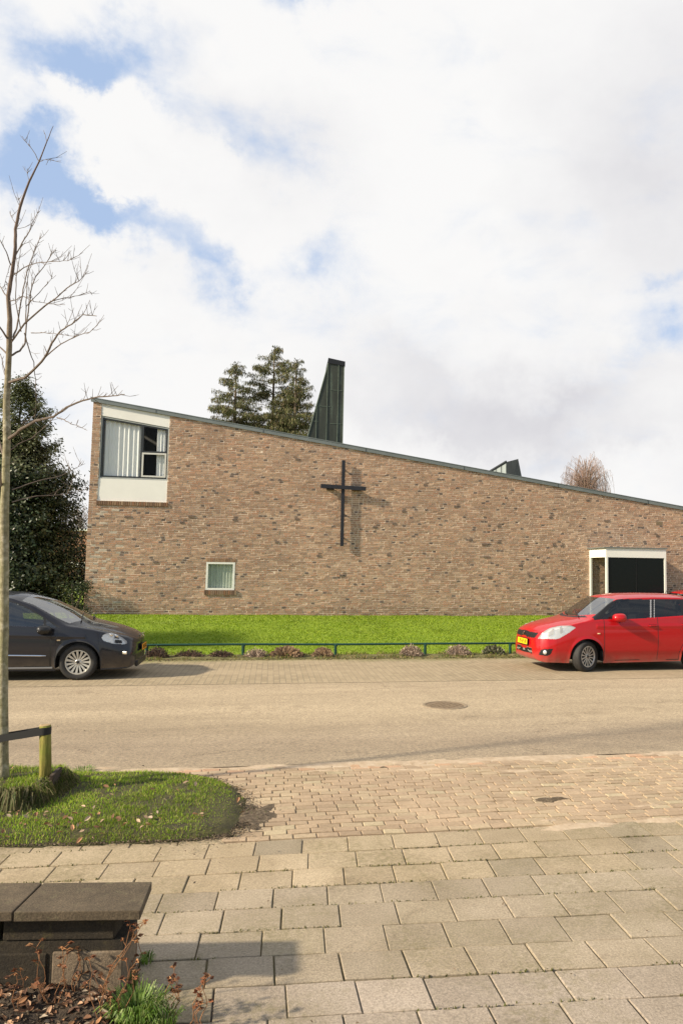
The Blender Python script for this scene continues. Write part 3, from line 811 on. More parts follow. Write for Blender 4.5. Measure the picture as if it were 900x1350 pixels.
for x0, x1, z in ((t4[0]-.42, t4[0]-.02, 7.75), (t4[0]-.80, t4[0]-.42, 7.2), (t4[0]-.42, t4[0]-.02, 6.65), (t4[0]-1.1, t4[0]-.80, 6.7), (on_left(7.75)+.02, t4[0]-.80, 7.75)):
    if x1 > x0: b.box(((x0+x1)/2, OT-.006, z), (x1-x0, .01, .014))
b.tube([(t1[0], OT-.01, t1[1]), (t2[0], OT-.01, t2[1])], .016, 6); b.tube([(t3[0], OT-.01, t3[1]), (t4[0], OT-.01, t4[1])], .012, 6)
b.build('standing_seam', M['copperseam'], tw)
b = MB(); b.prism([(t2[0]-.03, t2[1]-.02), (t3[0]+.03, t3[1]-.02), (t3[0]+.03, t3[1]+.13), (t2[0]-.01, t2[1]+.15)], lambda p, k: (p[0], OT-.03+k*1.21, p[1])); b.build('tower_cap', M['black'], tw)

# copper skylight with a glazed side
def sk(px, py, off): x, z = W(px, py, off); return (x, off, z)
a0 = sk(638, 623, 5.2); a1 = sk(667.3, 609, 4.0); c1 = sk(682.5, 605, 4.9); c0 = sk(689, 636, 5.0); b0 = (a1[0], a1[1], rz_(a1[0])-.05)
a0 = (a0[0]-.4, a0[1]+.5, a0[2]-.35)
c0 = (c0[0]+.08, c0[1], c0[2]-.4)
b = MB(); b.add([b0, c0, c1, a1], [(0, 1, 2, 3)]); bk2 = (c1[0]-.3, c1[1]+1.6, rz_(c1[0]))
b.add([a1, c1, bk2, a0], [(0, 1, 2, 3)]); b.add([c0, (c0[0], c0[1]+1.6, c0[2]), bk2, c1], [(0, 1, 2, 3)])
sky_o = b.build('skylight', M['copper'], ch)
b = MB(); a0b = (a0[0], a0[1], rz_(a0[0])-.3); b.add([a0b, (b0[0], b0[1], b0[2]-.2), a1, a0], [(0, 1, 2, 3)]); b.build('skylight_glazing', simple('milky_glazing', (.30, .34, .33), .3), sky_o)
b = MB()
for q in (0, .2, .38, .55, .72, .86, 1.):
    lo = Vector(a0b).lerp(Vector((b0[0], b0[1], b0[2]-.2)), q); hi = Vector(a0).lerp(Vector(a1), q)
    b.tube([lo+Vector((-.02, -.03, 0)), hi+Vector((-.02, -.03, 0))], .011, 4)
b.tube([Vector(a0)+Vector((-.02, -.03, 0)), Vector(a1)+Vector((-.02, -.03, .02))], .035, 4); b.build('glazing_bar', M['blackframe'], sky_o)

# entrance porch
PS = 1.2; px0, pz0 = W(797.5, 780, -PS); px0 = pcx0; px1 = W(877.5, 731, -PS)[0]
ptop = W(797, 722.5, -PS)[1]; pbot = W(797, 734.5, -PS)[1]
b = MB(); b.box(((px0+px1)/2, -PS/2, (ptop+pbot)/2), (px1-px0, PS-.01, ptop-pbot)); pr = b.build('porch_canopy', M['white'], ch)
b = MB(); b.box(((px0+px1)/2-.02, -PS/2, ptop+.018), (px1-px0+.10, PS+.06, .03)); b.build('canopy_capping', M['fascia'], pr)
for (x, y) in ((px0+.035, -PS+.04), (px1-.03, -PS+.04), (px0+.03, -.045)):
    b = MB(); b.box((x, y, (pbot+.3)/2), (.06, .07, pbot-.3-.004)); b.build('porch_post', M['whiteframe'], ch)
b = MB(); b.box((px0+.035, -PS/2, .66), (.05, PS-.17, .07)); b.build('porch_rail', M['whiteframe'], ch)
b = MB(); xm = (px0+px1)/2
for x0, x1 in ((px0+.07, xm-.008), (xm+.008, px1-.065)): b.box(((x0+x1)/2, -PS+.05, (pbot+.4)/2), (x1-x0, .03, pbot-.4-.006))
ed = b.build('entrance_door', M['darkglass'], ch)
b = MB(); b.box((xm, -PS+.048, (pbot+.4)/2), (.012, .05, pbot-.41)); b.build('door_stile', M['black'], ed)
b = MB(); b.add([(px0+.035, -PS+.08, .7), (px0+.035, -.085, .7), (px0+.035, -.085, pbot-.006), (px0+.035, -PS+.08, pbot-.006)], [(0, 1, 2, 3)]); b.build('side_pane', M['glass'], ch)
b = MB(); 
x, z = W(868, 690); b.box((x, -.0, z), (.21, .02, .11)); b.build('blind_brick', simple('sealed_vent', (.19, .14, .085), .9, 0, 30, .2), ch)

# cross
cx_, cz0 = W(450.8, 720, -.2); _, cz1 = W(453.4, 606.5, -.2)
cr = wroot('wall_cross', 'large black steel cross standing off the brown brick church wall', 'cross', cx_, -.115, 2.6)
b = MB(); b.box((0, 0, (cz0+cz1)/2-2.6), (.10, .06, cz1-cz0)); b.build('upright', M['steel'], cr, bevel=.004)
xl, zl = W(422.8, 640.3, -.24); xr, zr = W(482.6, 644.2, -.24)
b = MB(); mx_, mz_ = (xl+xr)/2-cx_, (zl+zr)/2-2.6
b.box((mx_, -.062, mz_), (xr-xl, .06, .115), ry=-math.atan2(zr-zl, xr-xl)); b.build('crossbar', M['steel'], cr, bevel=.004)
for (x, z) in ((-.0, 1.0), (0, -.9+1.2), (0, 2.3), (mx_-.38, mz_-.05), (mx_+.38, mz_-.05)):
    b = MB(); b.box((x, .035 if x else .066, z), (.035 if x == 0 else .22, .14 if x else .08, .035)); b.build('wall_bracket', M['steel'], cr)

# ------------------------------------------------------------------ railing
PR = [192, 320, 444, 566]
pw = [G(px, 866.5, .03) for px in PR]
us_ = [toS(p)[0] for p in pw]; sp = (us_[-1]-us_[0])/3
rv = 16.86
rr = thing('railing', 'low dark green tubular railing along the edge of the lawn', 'railing', S(us_[0], rv, 0), A)
posts = [(u-us_[0]) for u in us_] + [us_[-1]+sp*k-us_[0] for k in (1, 2, 3, 4)] + [-sp, -2*sp]
zh = .285
b = MB(); b.tube([(posts[-1]-.6, 0, zh), (posts[-1]+sp, 0, zh-.003), (0, 0, zh-.006), (sp, 0, zh), (2*sp, 0, zh-.012), (3*sp, 0, zh-.004), (posts[7]+1, 0, zh)], .024, 10); b.build('rail', M['railgreen'], rr, smooth=True)
for k, x in enumerate(posts):
    b = MB(); b.tube([(x, 0, -.02), (x+U(-.008, .008), 0, zh-.015)], .033, 10)
    b.lathe([(.0, zh-.05), (.042, zh-.05), (.042, zh-.012), (.0, zh-.012)], 10, c=(x, 0, 0))
    b.lathe([(.0, .005), (.05, .005), (.045, .03), (.0, .03)], 10, c=(x, 0, 0))
    b.build('post', M['railgreen'], rr, smooth=False)

# dried plants along the railing
def dried_shrub(px, py, w, h, cols, label, n=420, leafy=False, z0=.03):
    c = G(px, py, z0); t = thing('dried_shrub', label, 'shrub', tuple(c), 0, 'low plants along the railing')
    Vs = []; Cs = []
    for _ in range(n):
        a = U(0, 2*PI); r = (rnd()**.6)*w/2; bx, by = r*.45*math.cos(a), r*.45*math.sin(a)
        k = math.sqrt(max(.05, 1-(r/(w/2))**2)); tx, ty, tz_ = r*math.cos(a)+U(-.03, .03), r*math.sin(a)*.6, h*k*U(.5, 1.1)
        ww = .006 if not leafy else .022
        d = Vector((tx-bx, ty-by, tz_)); s_ = d.cross(Vector((0, -1, .2))).normalized()*ww if d.length > 1e-4 else Vector((ww, 0, 0))
        p0 = Vector((bx, by, 0)); p1 = Vector((tx, ty, tz_))
        if leafy:
            mid = p0.lerp(p1, .6); V = (mid, mid.lerp(p1, .5)+s_, p1, mid.lerp(p1, .5)-s_)
            Vs.append(tuple(tuple(q) for q in V)); 
        else: Vs.append((tuple(p0-s_*.5), tuple(p0+s_*.5), tuple(p1+s_*.5), tuple(p1-s_*.5)))
        cc = random.choice(cols); q = U(.6, 1.3); Cs.append(tuple(x*q for x in cc))
        if not leafy and rnd() < .7:
            l = .025; e = Vector((U(-l, l), U(-l, l), U(-l, l))); f = Vector((U(-l, l), U(-l, l), U(-l, l)))
            Vs.append((tuple(p1), tuple(p1+e), tuple(p1+e+f), tuple(p1+f))); Cs.append(tuple(x*q for x in cc))
    fast_mesh('dry_foliage', np.array(Vs), 4, M['leaf'], np.array(Cs), t)
    b = MB()
    for _ in range(7):
        a = U(0, 2*PI); b.tube([(0, 0, -.02), (w*.15*math.cos(a), w*.1*math.sin(a), h*.45), (w*.3*math.cos(a), w*.2*math.sin(a), h*.8)], [.007, .005, .003], 5)
    b.build('stem', M['bark'], t)
br = [(.20, .12, .065), (.28, .18, .10), (.12, .07, .04), (.35, .24, .14)]
pk = [(.36, .27, .20), (.44, .34, .26), (.26, .18, .13)]
dk = [(.09, .055, .04), (.14, .08, .055), (.05, .035, .025)]
dried_shrub(207, 867, .55, .22, dk, 'small dark red-brown twiggy plant beside the leftmost visible railing post')
dried_shrub(250, 866, .62, .14, dk, 'low dark brown plant between the two left railing posts, left of its twin')
dried_shrub(292, 866, .55, .13, dk, 'low dark brown plant just left of the second railing post')
dried_shrub(338, 866, .55, .17, pk, 'sparse pale brown plant just right of the second railing post', 300)
dried_shrub(378, 866, .80, .24, br, 'broad mound of russet dead leaves between the second and third railing posts', 620, True)
dried_shrub(425, 866, .50, .22, br, 'russet dead-leaved plant touching the left side of the third railing post', 420, True)
dried_shrub(542, 865, .55, .24, pk, 'pale straw coloured tuft just left of the fourth railing post', 520)
dried_shrub(603, 864, .62, .23, pk, 'pale straw coloured tuft right of the fourth railing post', 560)
dried_shrub(650, 863, .58, .24, [(.05, .06, .025), (.11, .12, .05), (.30, .28, .18), (.03, .03, .02)], 'dark green plant with pale leaf edges near the nose of the red car', 300, True)

# ------------------------------------------------------------------ manhole cover
c = G(586, 930); mh = thing('manhole_cover', 'round rusty brown manhole cover set in the pale road', 'manhole cover', (c[0], c[1], .0), A)
cpl = MB(); cpl.lathe([(.0, .006), (.27, .006), (.275, -.01)], 40)
b = MB(); b.lathe([(.285, -.01), (.285, .008), (.325, .008), (.335, -.01)], 40); b.build('ring_frame', simple('iron_ring', (.27, .21, .14), .9, .1, 20, .3), mh)
b = cpl
for i in range(-4, 5):
    for j in range(-4, 5):
        if i*i+j*j < 18 and (i+j) % 2 == 0: b.box((i*.055, j*.055, .009), (.035, .035, .006))
for a in (.4, 3.5): b.box((.22*math.cos(a), .22*math.sin(a), .008), (.06, .03, .006))
b.build('cover_plate', M['rust'], mh)

# ------------------------------------------------------------------ low masonry wall
LW = math.radians(3.6)
pA = G(195, 1162, .42); 
lw = thing('low_wall', 'low dark masonry garden wall with brown concrete coping slabs at the lower left', 'wall', (pA[0]+.03, pA[1]-.15, 0), LW)
b = MB(); b.box((-.05-1.6, 0, .135), (3.2, .215, .27)); b.build('masonry', M['lowbrick'], lw)
b = MB()
cc = [(-.33, .5), (-.86, .52), (-1.4, .5), (-1.95, .5)]
for k, (x, w) in enumerate(cc):
    b = MB(); b.box((x-.003, 0, .325), (w-.012, .222+.004*(k % 2), .10)); b.build('masonry_block', M['lowbrickmoss'] if k % 2 == 1 else M['lowbrick'], lw, bevel=.006)
b = MB(); b.box((-.20, -.006, .11), (.31, .222, .23)); b.build('plinth_block', M['plinth'], lw, bevel=.006)
b = MB(); b.box((-.83, -.004, .11), (.9, .222, .22)); b.build('plinth_block', M['lowbrick'], lw, bevel=.006)
jx = G(53, 1162, .42)[0]-pA[0]
for (x0, x1, dz) in ((jx+.004, 0, 0), (jx-.66, jx-.003, .002), (jx-1.3, jx-.664, -.001)):
    b = MB(); zb, zt2 = .378+dz, .42+dz
    sk_ = .0 if x1 < 0 else .0
    vs = [(x0, -.16, zb), (x1+.035 if x1 == 0 else x1, -.16, zb), (x1, .15, zb), (x0, .15, zb), (x0, -.16, zt2), (x1+.035 if x1 == 0 else x1, -.16, zt2), (x1, .15, zt2), (x0, .15, zt2)]
    b.add(vs, [(3, 2, 1, 0), (4, 5, 6, 7), (0, 1, 5, 4), (1, 2, 6, 5), (2, 3, 7, 6), (3, 0, 4, 7)])
    b.build('coping_slab', M['coping'], lw, bevel=.004)

# flower bed in front of it
b = MB(); vs = []; nxx, nyy = 100, 60
bx0, bx1, by0, by1 = -2.9, -.80, 2.5, 3.62
def bed_edge(y): return -1.20 + .22*sst(3.62, 3.1, y) + .10*(vnoise(y*7, 4)-.5)
def bed_z(x, y):
    d = bed_edge(y)-x
    return -.01 + .075*sst(-.02, .25, d) + .045*(vnoise(x*9, y*9)-.4)*sst(0, .1, d) + .02*vnoise(x*28, y*28)*sst(0, .05, d)
for j in range(nyy+1):
    for i in range(nxx+1):
        x = bx0+(bx1-bx0)*i/nxx; y = by0+(by1-by0)*j/nyy; vs.append((x, y, bed_z(x, y)))
b.add(vs, [(j*(nxx+1)+i, j*(nxx+1)+i+1, (j+1)*(nxx+1)+i+1, (j+1)*(nxx+1)+i) for j in range(nyy) for i in range(nxx)])
tag(b.build('flower_bed', M['soil'], smooth=True), 'bare soil of the flower bed before the low wall', kind='structure')
def litter(name, n, samp, cols, label, s0=.02, s1=.05):
    Vs = []; Cs = []
    for _ in range(n):
        r = samp()
        if r is None: continue
        x, y, z = r; s_ = U(s0, s1); a = U(0, 2*PI)
        R = Matrix.Rotation(a, 3, 'Z') @ Matrix.Rotation(U(-.7, .7), 3, 'X') @ Matrix.Rotation(U(-.7, .7), 3, 'Y')
        c = random.choice(cols); k = U(.6, 1.3)
        cu = s_*U(.1, .5)
        for sg in (1, -1):
            q = [Vector((-s_, 0, 0)), Vector((-.2*s_, sg*s_*.5, cu)), Vector((.5*s_, sg*s_*.4, cu*.8)), Vector((s_, 0, cu*.3))]
            if sg < 0: q.reverse()
            Vs.append([tuple(R@p+Vector((x, y, z+s_*.25))) for p in q]); Cs.append(tuple(t_*k for t_ in c))
    return tag(fast_mesh(name, np.array(Vs), 4, M['leaf'], np.array(Cs)), label, 'leaves', kind='stuff')
def s_bed():
    y = U(2.6, 3.6); x = U(-2.4, bed_edge(y)+.03); return x, y, bed_z(x, y)
LC = [(.22, .10, .045), (.30, .15, .07), (.15, .07, .035), (.40, .24, .14), (.10, .05, .03), (.45, .36, .26)]
litter('leaf_litter', 1700, s_bed, LC, 'brown dead leaves and chips on the flower bed soil', .008, .026)
def s_crumb():
    y = U(2.6, 3.62); x = U(-2.4, bed_edge(y)+.12*rnd()**2); return x, y, max(0, bed_z(x, y))
litter('soil_crumbs', 5000, s_crumb, [(.05, .035, .022), (.09, .065, .04), (.03, .02, .013), (.14, .10, .06)], 'loose crumbs of dark soil over the flower bed', .004, .011)
def s_vg():
    x, y = U(-4.2, -1.2), U(5.3, 6.9)
    if not pt_in_verge(x, y): return None
    if rnd() < .5: x, y = -3.4+1.6*rnd(), 5.45+.45*rnd()
    return x, y, verge_z(x, y)+.02
litter('fallen_leaves', 130, s_vg, [(.42, .22, .11), (.50, .34, .22), (.24, .12, .06), (.48, .36, .25)], 'scattered pinkish brown leaves lying in the verge grass', .014, .03)
def s_stray():
    u, v = U(-3, 4.5), U(2.2, 12.5) ** 1.0; x, y, _ = S(u, v)
    return (x, y, .006) if not pt_in_verge(x, y) else None
litter('stray_debris', 170, s_stray, [(.14, .10, .06), (.22, .15, .09), (.08, .06, .04)], 'tiny stray leaf crumbs lying on the tiles and the road', .004, .012)
def s_kerb():
    u, v = U(-9, 9), random.gauss(16.35, .12); x, y, _ = S(u, v); return x, y, .012
litter('strip_debris', 1500, s_kerb, [(.20, .14, .08), (.30, .22, .13), (.10, .07, .04), (.20, .20, .06)], 'dry leaf crumbs along the back edge of the parking strip', .01, .03)
def s_rim():
    t = rnd(); i = int(t*(len(VP)-1)); k = rnd(); x = VP[i][0]*(1-k)+VP[i+1][0]*k; y = VP[i][1]*(1-k)+VP[i+1][1]*k
    if not (-4.6 < x < -1): return None
    if y > 6.2 and rnd() < .6: return None
    return x+random.gauss(.02, .04), y-abs(random.gauss(0, .025))+.01, .008
litter('verge_rim_soil', 5000, s_rim, [(.07, .05, .03), (.12, .085, .05), (.05, .035, .02), (.19, .14, .09), (.24, .18, .12)], 'crumbled soil along the rim of the grass verge', .003, .010)
def s_cor():
    x = -1.46 + .30*random.gauss(0, .5); y = 5.95 + .42*random.gauss(0, .6); 
    if x < -1.75: return None
    return x, y, max(.0, .02*vnoise(x*9, y*9))
litter('verge_corner_soil', 3800, s_cor, [(.09, .065, .04), (.15, .11, .07), (.22, .165, .11), (.06, .045, .03), (.12, .13, .04)], 'spill of dark soil at the worn corner of the verge', .003, .009)
# dead stems in the bed, green tuft, weed by the wall end
def dry_stem(px, py, h, lean, label, heads=4, col=(.30, .13, .05)):
    c = G(px, py, .05); t = thing('dead_plant', label, 'plant', tuple(c), 0, 'dead plants in the flower bed')
    mt = M['drystem']; b = MB(); hd = MB(); Vs = []; Cs = []
    for s_ in range(random.choice((2, 3, 4))):
        hh = h*U(.55, 1) if s_ else h; a = U(-.25, .25)+lean; ph = U(-.3, .3); pts = []
        for i in range(7):
            q = i/6; pts.append((hh*a*q + .012*math.sin(q*9+s_) + s_*.02, hh*ph*q*.6, -.03+(hh+.03)*q))
        b.tube(pts, [.0024*(1-.5*i/6) for i in range(7)], 5)
        for _ in range(heads):
            q = U(.35, 1.) if _ > 1 else 1; i = min(5, int(q*6)); p = Vector(pts[i]).lerp(Vector(pts[i+1]), q*6-i)
            e = p+Vector((U(-.03, .03), U(-.03, .03), U(-.005, .025))); b.tube([p, e], .0016, 4)
            for _k in range(4):
                r = U(.005, .018); R = Matrix.Rotation(U(0, 6), 3, 'Z') @ Matrix.Rotation(U(0, 6), 3, 'X')
                cc = random.choice([(.28, .10, .04), (.18, .07, .03), (.38, .19, .08), (.10, .045, .025)])
                Vs.append([tuple(e + R@Vector(v)) for v in ((-r, 0, 0), (0, -r*.5, r*.3), (r, 0, 0), (0, r*.5, r*.3))]); Cs.append(cc)
    b.build('stem', mt, t); fast_mesh('withered_leaves', np.array(Vs), 4, M['leaf'], np.array(Cs), t)
M['drystem'] = simple('dead_stems', (.26, .12, .05), .85, 0, 30, .3)
for (px, py, h, ln, lb) in [(88, 1312, .20, .1, 'short reddish dead plant before the dark part of the low wall'),
                            (118, 1318, .34, .45, 'tallest dead plant leaning right before the coping slabs, with a yellow-brown head'),
                            (60, 1330, .24, -.1, 'dead plant with curled red-brown leaves at the left of the bed'),
                            (150, 1345, .22, .1, 'dead plant with pale tan stems behind the soil clods'),
                            (172, 1290, .25, -.05, 'upright dead plant with a rusty head against the pale plinth block'),
                            (215, 1330, .16, .1, 'thin drooping dead plant beside the paving tiles'),
                            (248, 1345, .16, .25, 'dead plant with one big brown seed head over the paving tiles'),
                            (20, 1345, .20, .15, 'bushy red dead plant in the lower left corner'),
                            (128, 1350, .24, -.15, 'dense russet dead plant left of the green grass tuft')]:
    dry_stem(px, py, h, ln, lb)
def tuft(px, py, n, h, r, label, name='grass_tuft', z0=.03):
    c = G(px, py, z0); Vs = []; Cs = []
    for _ in range(n):
        a = U(0, 2*PI); q = rnd()**.5*r; x, y = q*math.cos(a), q*math.sin(a); hh = h*U(.5, 1); w = U(.0014, .003); l = hh*U(.3, 1.)
        dx, dy = -math.sin(a)*w, math.cos(a)*w; ex, ey = math.cos(a)*l, math.sin(a)*l
        p = [(x, y, -.02), (x+ex*.3, y+ey*.3, hh*.65), (x+ex*.7, y+ey*.7, hh*.95), (x+ex, y+ey, hh*.8)]
        k = U(.7, 1.3); cc = random.choice([(.13, .24, .03), (.20, .32, .05), (.10, .17, .02), (.28, .34, .10)])
        for i in range(3):
            A_, B_ = p[i], p[i+1]; f = 1 if i < 2 else .2
            Vs.append([(A_[0]-dx, A_[1]-dy, A_[2]), (A_[0]+dx, A_[1]+dy, A_[2]), (B_[0]+dx*f, B_[1]+dy*f, B_[2]), (B_[0]-dx*f, B_[1]-dy*f, B_[2])]); Cs.append(tuple(x_*k for x_ in cc))
    o = fast_mesh(name, np.array(Vs), 4, M['blade'], np.array(Cs)); o.location = tuple(c); tag(o, label, 'grass tuft'); return o
tuft(180, 1345, 420, .11, .09, 'fresh green grass tuft at the front of the flower bed')
tuft(215, 1352, 90, .07, .05, 'smaller green tuft right at the bottom edge beside the tiles')
tuft(193, 1268, 70, .04, .03, 'tiny green tuft in the paving joint at the end of the low wall', z0=.0)
tuft(173, 1297, 60, .05, .03, 'small green tuft at the foot of the pale plinth block')
tuft(112, 1016, 160, .035, .10, 'green weed clump at the road edge just beyond the verge', z0=.0)
# moss and weeds in the paving joints
def s_joint():
    v = 5.6-.268*random.randint(0, 15)+U(-.012, .012); u = U(-2.5, 4.0)
    if vnoise(u*2.2, v*2.2) < .55: return None
    uu, v2 = warp(u, v); x, y, _ = S(uu, v2)
    if pt_in_verge(x, y): return None
    return x, y, -.004, 1
blades('joint_moss', 6000, s_joint, lambda: U(.006, .014), [(.12, .13, .03), (.17, .16, .05), (.09, .10, .02)], 'moss and tiny weeds in the joints of the tiles', .008, 1.)

# ------------------------------------------------------------------ stake and strap
sc_ = G(60, 1052); 
st_ = thing('tree_stake', 'round mossy yellow wooden stake leaning slightly beside the young tree', 'stake', (sc_[0], sc_[1], 0))
stop = P(60, 955.5, sc_[1]); hgt = stop[2]; dx_ = stop[0]-sc_[0]
b = MB(); b.tube([(0, 0, -.05), (dx_*.5+.002, 0, hgt*.5), (dx_, 0, hgt-.004)], [.049, .047, .045], 20); b.build('stake_post', M['stake'], st_, smooth=True)
b = MB(); b.lathe([(0, hgt+.001), (.040, hgt), (.0455, hgt-.006)], 20, c=(dx_, 0, 0)); b.build('sawn_top', M['endgrain'], st_)
TB = np.array([-3.40, 6.42, 0.]); 
TB = P(4, 985, 6.42); TB[2] = 0
# old dark board beside the stake
bd = thing('mound_board', 'dark rotten board standing at the edge of the tree mound behind the stake', 'board', (sc_[0]+.055, sc_[1]+.05, 0), .2)
b = MB(); b.box((0, .0, .10), (.03, .28, .22)); b.build('board', simple('rotten_board', (.045, .03, .02), .95, 0, 20, .4, bumpd=.006), bd, bevel=.004)
# rubber tie, a loop round trunk and stake
b = MB()
zs_, zt_ = P(60, 963, sc_[1])[2], P(2, 972, TB[1])[2]
sx, sy = sc_[0]+dx_, sc_[1]
def band(x, y, z, hh=.026): return [(x, y, z-hh), (x, y, z+hh)]
loop = []
dirv = np.array([TB[0]-sx, TB[1]-sy]); D_ = np.linalg.norm(dirv); dv = dirv/D_; pv = np.array([-dv[1], dv[0]])
R1, R2 = .0505, .049
for k in range(13):
    a = -PI/2 + PI*k/12; p = -dv*math.cos(a)*R1 + pv*math.sin(a)*R1; loop.append((sx+p[0], sy+p[1], zs_))
for k in range(13):
    a = PI/2 - PI*k/12; p = dv*math.cos(a)*R2 + pv*math.sin(a)*R2; loop.append((TB[0]+p[0], TB[1]+p[1], zt_))
n = len(loop); vs = []
for (x, y, z) in loop: vs += [(x, y, z-.03), (x, y, z+.03)]
cxm, cym = (sx+TB[0])/2, (sy+TB[1])/2
b.add(vs, [(2*i, 2*((i+1) % n), 2*((i+1) % n)+1, 2*i+1) for i in range(n)])
o = b.build('rubber_tie', simple('black_rubber_strap', (.012, .012, .012), .7), None)
sm_ = o.modifiers.new('thick', 'SOLIDIFY'); sm_.thickness = .005; sm_.offset = 1
tag(o, 'black rubber strap tying the young tree to its stake', 'strap')

# ------------------------------------------------------------------ street tree traced in its own plane, with depth
def z7(x, y): return (x/3.371, 160+y/3.371)
def z4(x, y): return (x/3.646, 470+y/3.646)
ty = 6.42
def Pt(p, dy=0.): 
    q = P(p[0], p[1], ty+dy); return (q[0]-TB[0], q[1]-TB[1], q[2])
tr = thing('street_tree', 'slender bare young street tree with pale trunk at the left edge of the photo', 'tree', (TB[0], TB[1], 0))
trunk_px = [(4, 1035), (4.5, 985), (4.5, 940), (4.5, 900), (5, 860), (6, 826), (6.2, 770), (6.5, 717), (6, 680), (7.5, 648), (8.3, 612), (9.5, 580), (9, 550), (9, 525), (10.4, 505), (12.5, 456.6), (13.3, 421), (11.3, 391), (16.3, 361.7), (20.8, 326), (20.8, 302), (26.7, 272.7), (38.6, 240), (51.9, 213.4), (62.3, 186.7), (70.6, 166)]
tr_r = [.046, .042, .039, .037, .036, .035, .034, .034, .036, .032, .031, .030, .029, .027, .025, .023, .020, .017, .015, .013, .0125, .011, .0085, .006, .004, .002]
def densify(pts, rads, jit=0):
    P_, R_ = [], []
    for i in range(len(pts)-1):
        a, c = pts[i], pts[i+1]
        for k in range(3):
            t = k/3; P_.append(tuple(a[j]*(1-t)+c[j]*t + (U(-jit, jit) if (i or k) else 0) for j in range(3))); R_.append(rads[i]*(1-t)+rads[i+1]*t)
    P_.append(pts[-1]); R_.append(rads[-1]); return P_, R_
tp = [Pt(p) for p in trunk_px]
b = MB(); q, w = densify(tp, tr_r, .0015); w = [x*(1+.10*vnoise(i*.9, 2)) for i, x in enumerate(w)]; b.tube(q, w, 12); b.build('trunk', M['youngbark'], tr, smooth=True)
BR = [  # (points, start radius, depth drift)
 ([z7(*p) for p in ((175, 180), (150, 130), (120, 95), (98, 65))], .004, .05), ([z7(*p) for p in ((178, 178), (205, 170), (240, 172))], .003, -.1),
 ([z7(*p) for p in ((210, 90), (203, 62), (195, 40))], .003, .1), ([z7(*p) for p in ((130, 262), (122, 235), (122, 210))], .003, .1),
 ([z7(*p) for p in ((60, 683), (100, 655), (130, 640), (180, 627), (250, 622), (300, 620), (340, 600))], .0055, -.45),
 ([z7(*p) for p in ((68, 600), (100, 540), (130, 490), (155, 430), (175, 400))], .006, .3),
 ([z7(*p) for p in ((60, 960), (75, 920), (95, 800), (110, 720), (130, 640), (160, 560), (185, 505))], .008, .4),
 ([z7(*p) for p in ((48, 985), (110, 900), (200, 820), (240, 795), (300, 740), (350, 710), (395, 665))], .009, -.5),
 ([z7(*p) for p in ((40, 800), (75, 792), (100, 775), (150, 800), (220, 810), (290, 815))], .005, -.3),
 ([z7(*p) for p in ((240, 797), (290, 785), (350, 775), (400, 755), (412, 772))], .004, .2),
 ([z7(*p) for p in ((38, 1160), (70, 1150), (110, 1140), (155, 1100), (200, 1050), (230, 990), (270, 930), (320, 900), (370, 860), (430, 865))], .014, -.6),
 ([z7(*p) for p in ((155, 1100), (210, 1040), (270, 990), (330, 960), (400, 935), (435, 905))], .007, -.9),
 ([z7(*p) for p in ((42, 1045), (90, 1020), (112, 985), (120, 900), (130, 820), (140, 740), (160, 690), (200, 640), (230, 590), (250, 572))], .009, .5),
 ([z7(*p) for p in ((110, 940), (125, 1000), (150, 1070), (160, 1150), (161, 1250), (155, 1330))], .006, .2),
 ([z7(*p) for p in ((115, 900), (118, 800), (125, 700), (145, 600), (160, 545))], .005, .3),
 ([z7(*p) for p in ((95, 935), (70, 800), (75, 690), (95, 560), (110, 520))], .005, -.2),
 ([z4(*p) for p in ((35, 400), (70, 375), (100, 350), (170, 310), (260, 290), (320, 245), (400, 210), (470, 195), (545, 190), (600, 182))], .015, -.5),
 ([z4(*p) for p in ((275, 293), (310, 305), (340, 322), (380, 335), (420, 355))], .005, -.3),
 ([z4(*p) for p in ((40, 460), (90, 420), (150, 395), (230, 330), (260, 295))], .005, .3),
 ([z4(*p) for p in ((60, 640), (180, 600), (300, 572), (360, 540), (410, 515))], .005, .8),
 ([z4(*p) for p in ((60, 700), (180, 670), (300, 665), (380, 650), (420, 635))], .005, .9),
 ([z7(*p) for p in ((38, 780), (25, 770), (0, 728), (-60, 640))], .007, .2), ([z7(*p) for p in ((50, 640), (30, 580), (0, 522), (-40, 480))], .006, -.2),
 ([z7(*p) for p in ((45, 640), (30, 690), (15, 745))], .003, .1), ([z7(*p) for p in ((42, 975), (0, 912), (-80, 840), (-150, 700))], .009, -.3),
 ([z7(*p) for p in ((38, 1040), (0, 1000), (-90, 950), (-200, 880))], .009, .4), ([z4(*p) for p in ((20, 480), (0, 410), (-60, 330), (-160, 280))], .010, .2),
 ([z4(*p) for p in ((12, 640), (2, 560), (-20, 500), (-100, 420))], .009, -.3), ([z7(*p) for p in ((35, 1210), (20, 1100), (5, 1040), (-40, 960))], .006, .2),
 ([z7(*p) for p in ((68, 450), (55, 430), (45, 405))], .003, .1), ([z7(*p) for p in ((85, 400), (88, 360), (86, 340))], .002, .1), ([z7(*p) for p in ((120, 820), (175, 760), (230, 700), (235, 690))], .004, .3),
 ([z7(*p) for p in ((140, 940), (200, 940), (260, 945), (330, 955))], .004, -.6), ([z7(*p) for p in ((50, 760), (48, 690), (75, 480), (78, 470))], .003, -.1)]
b = MB()
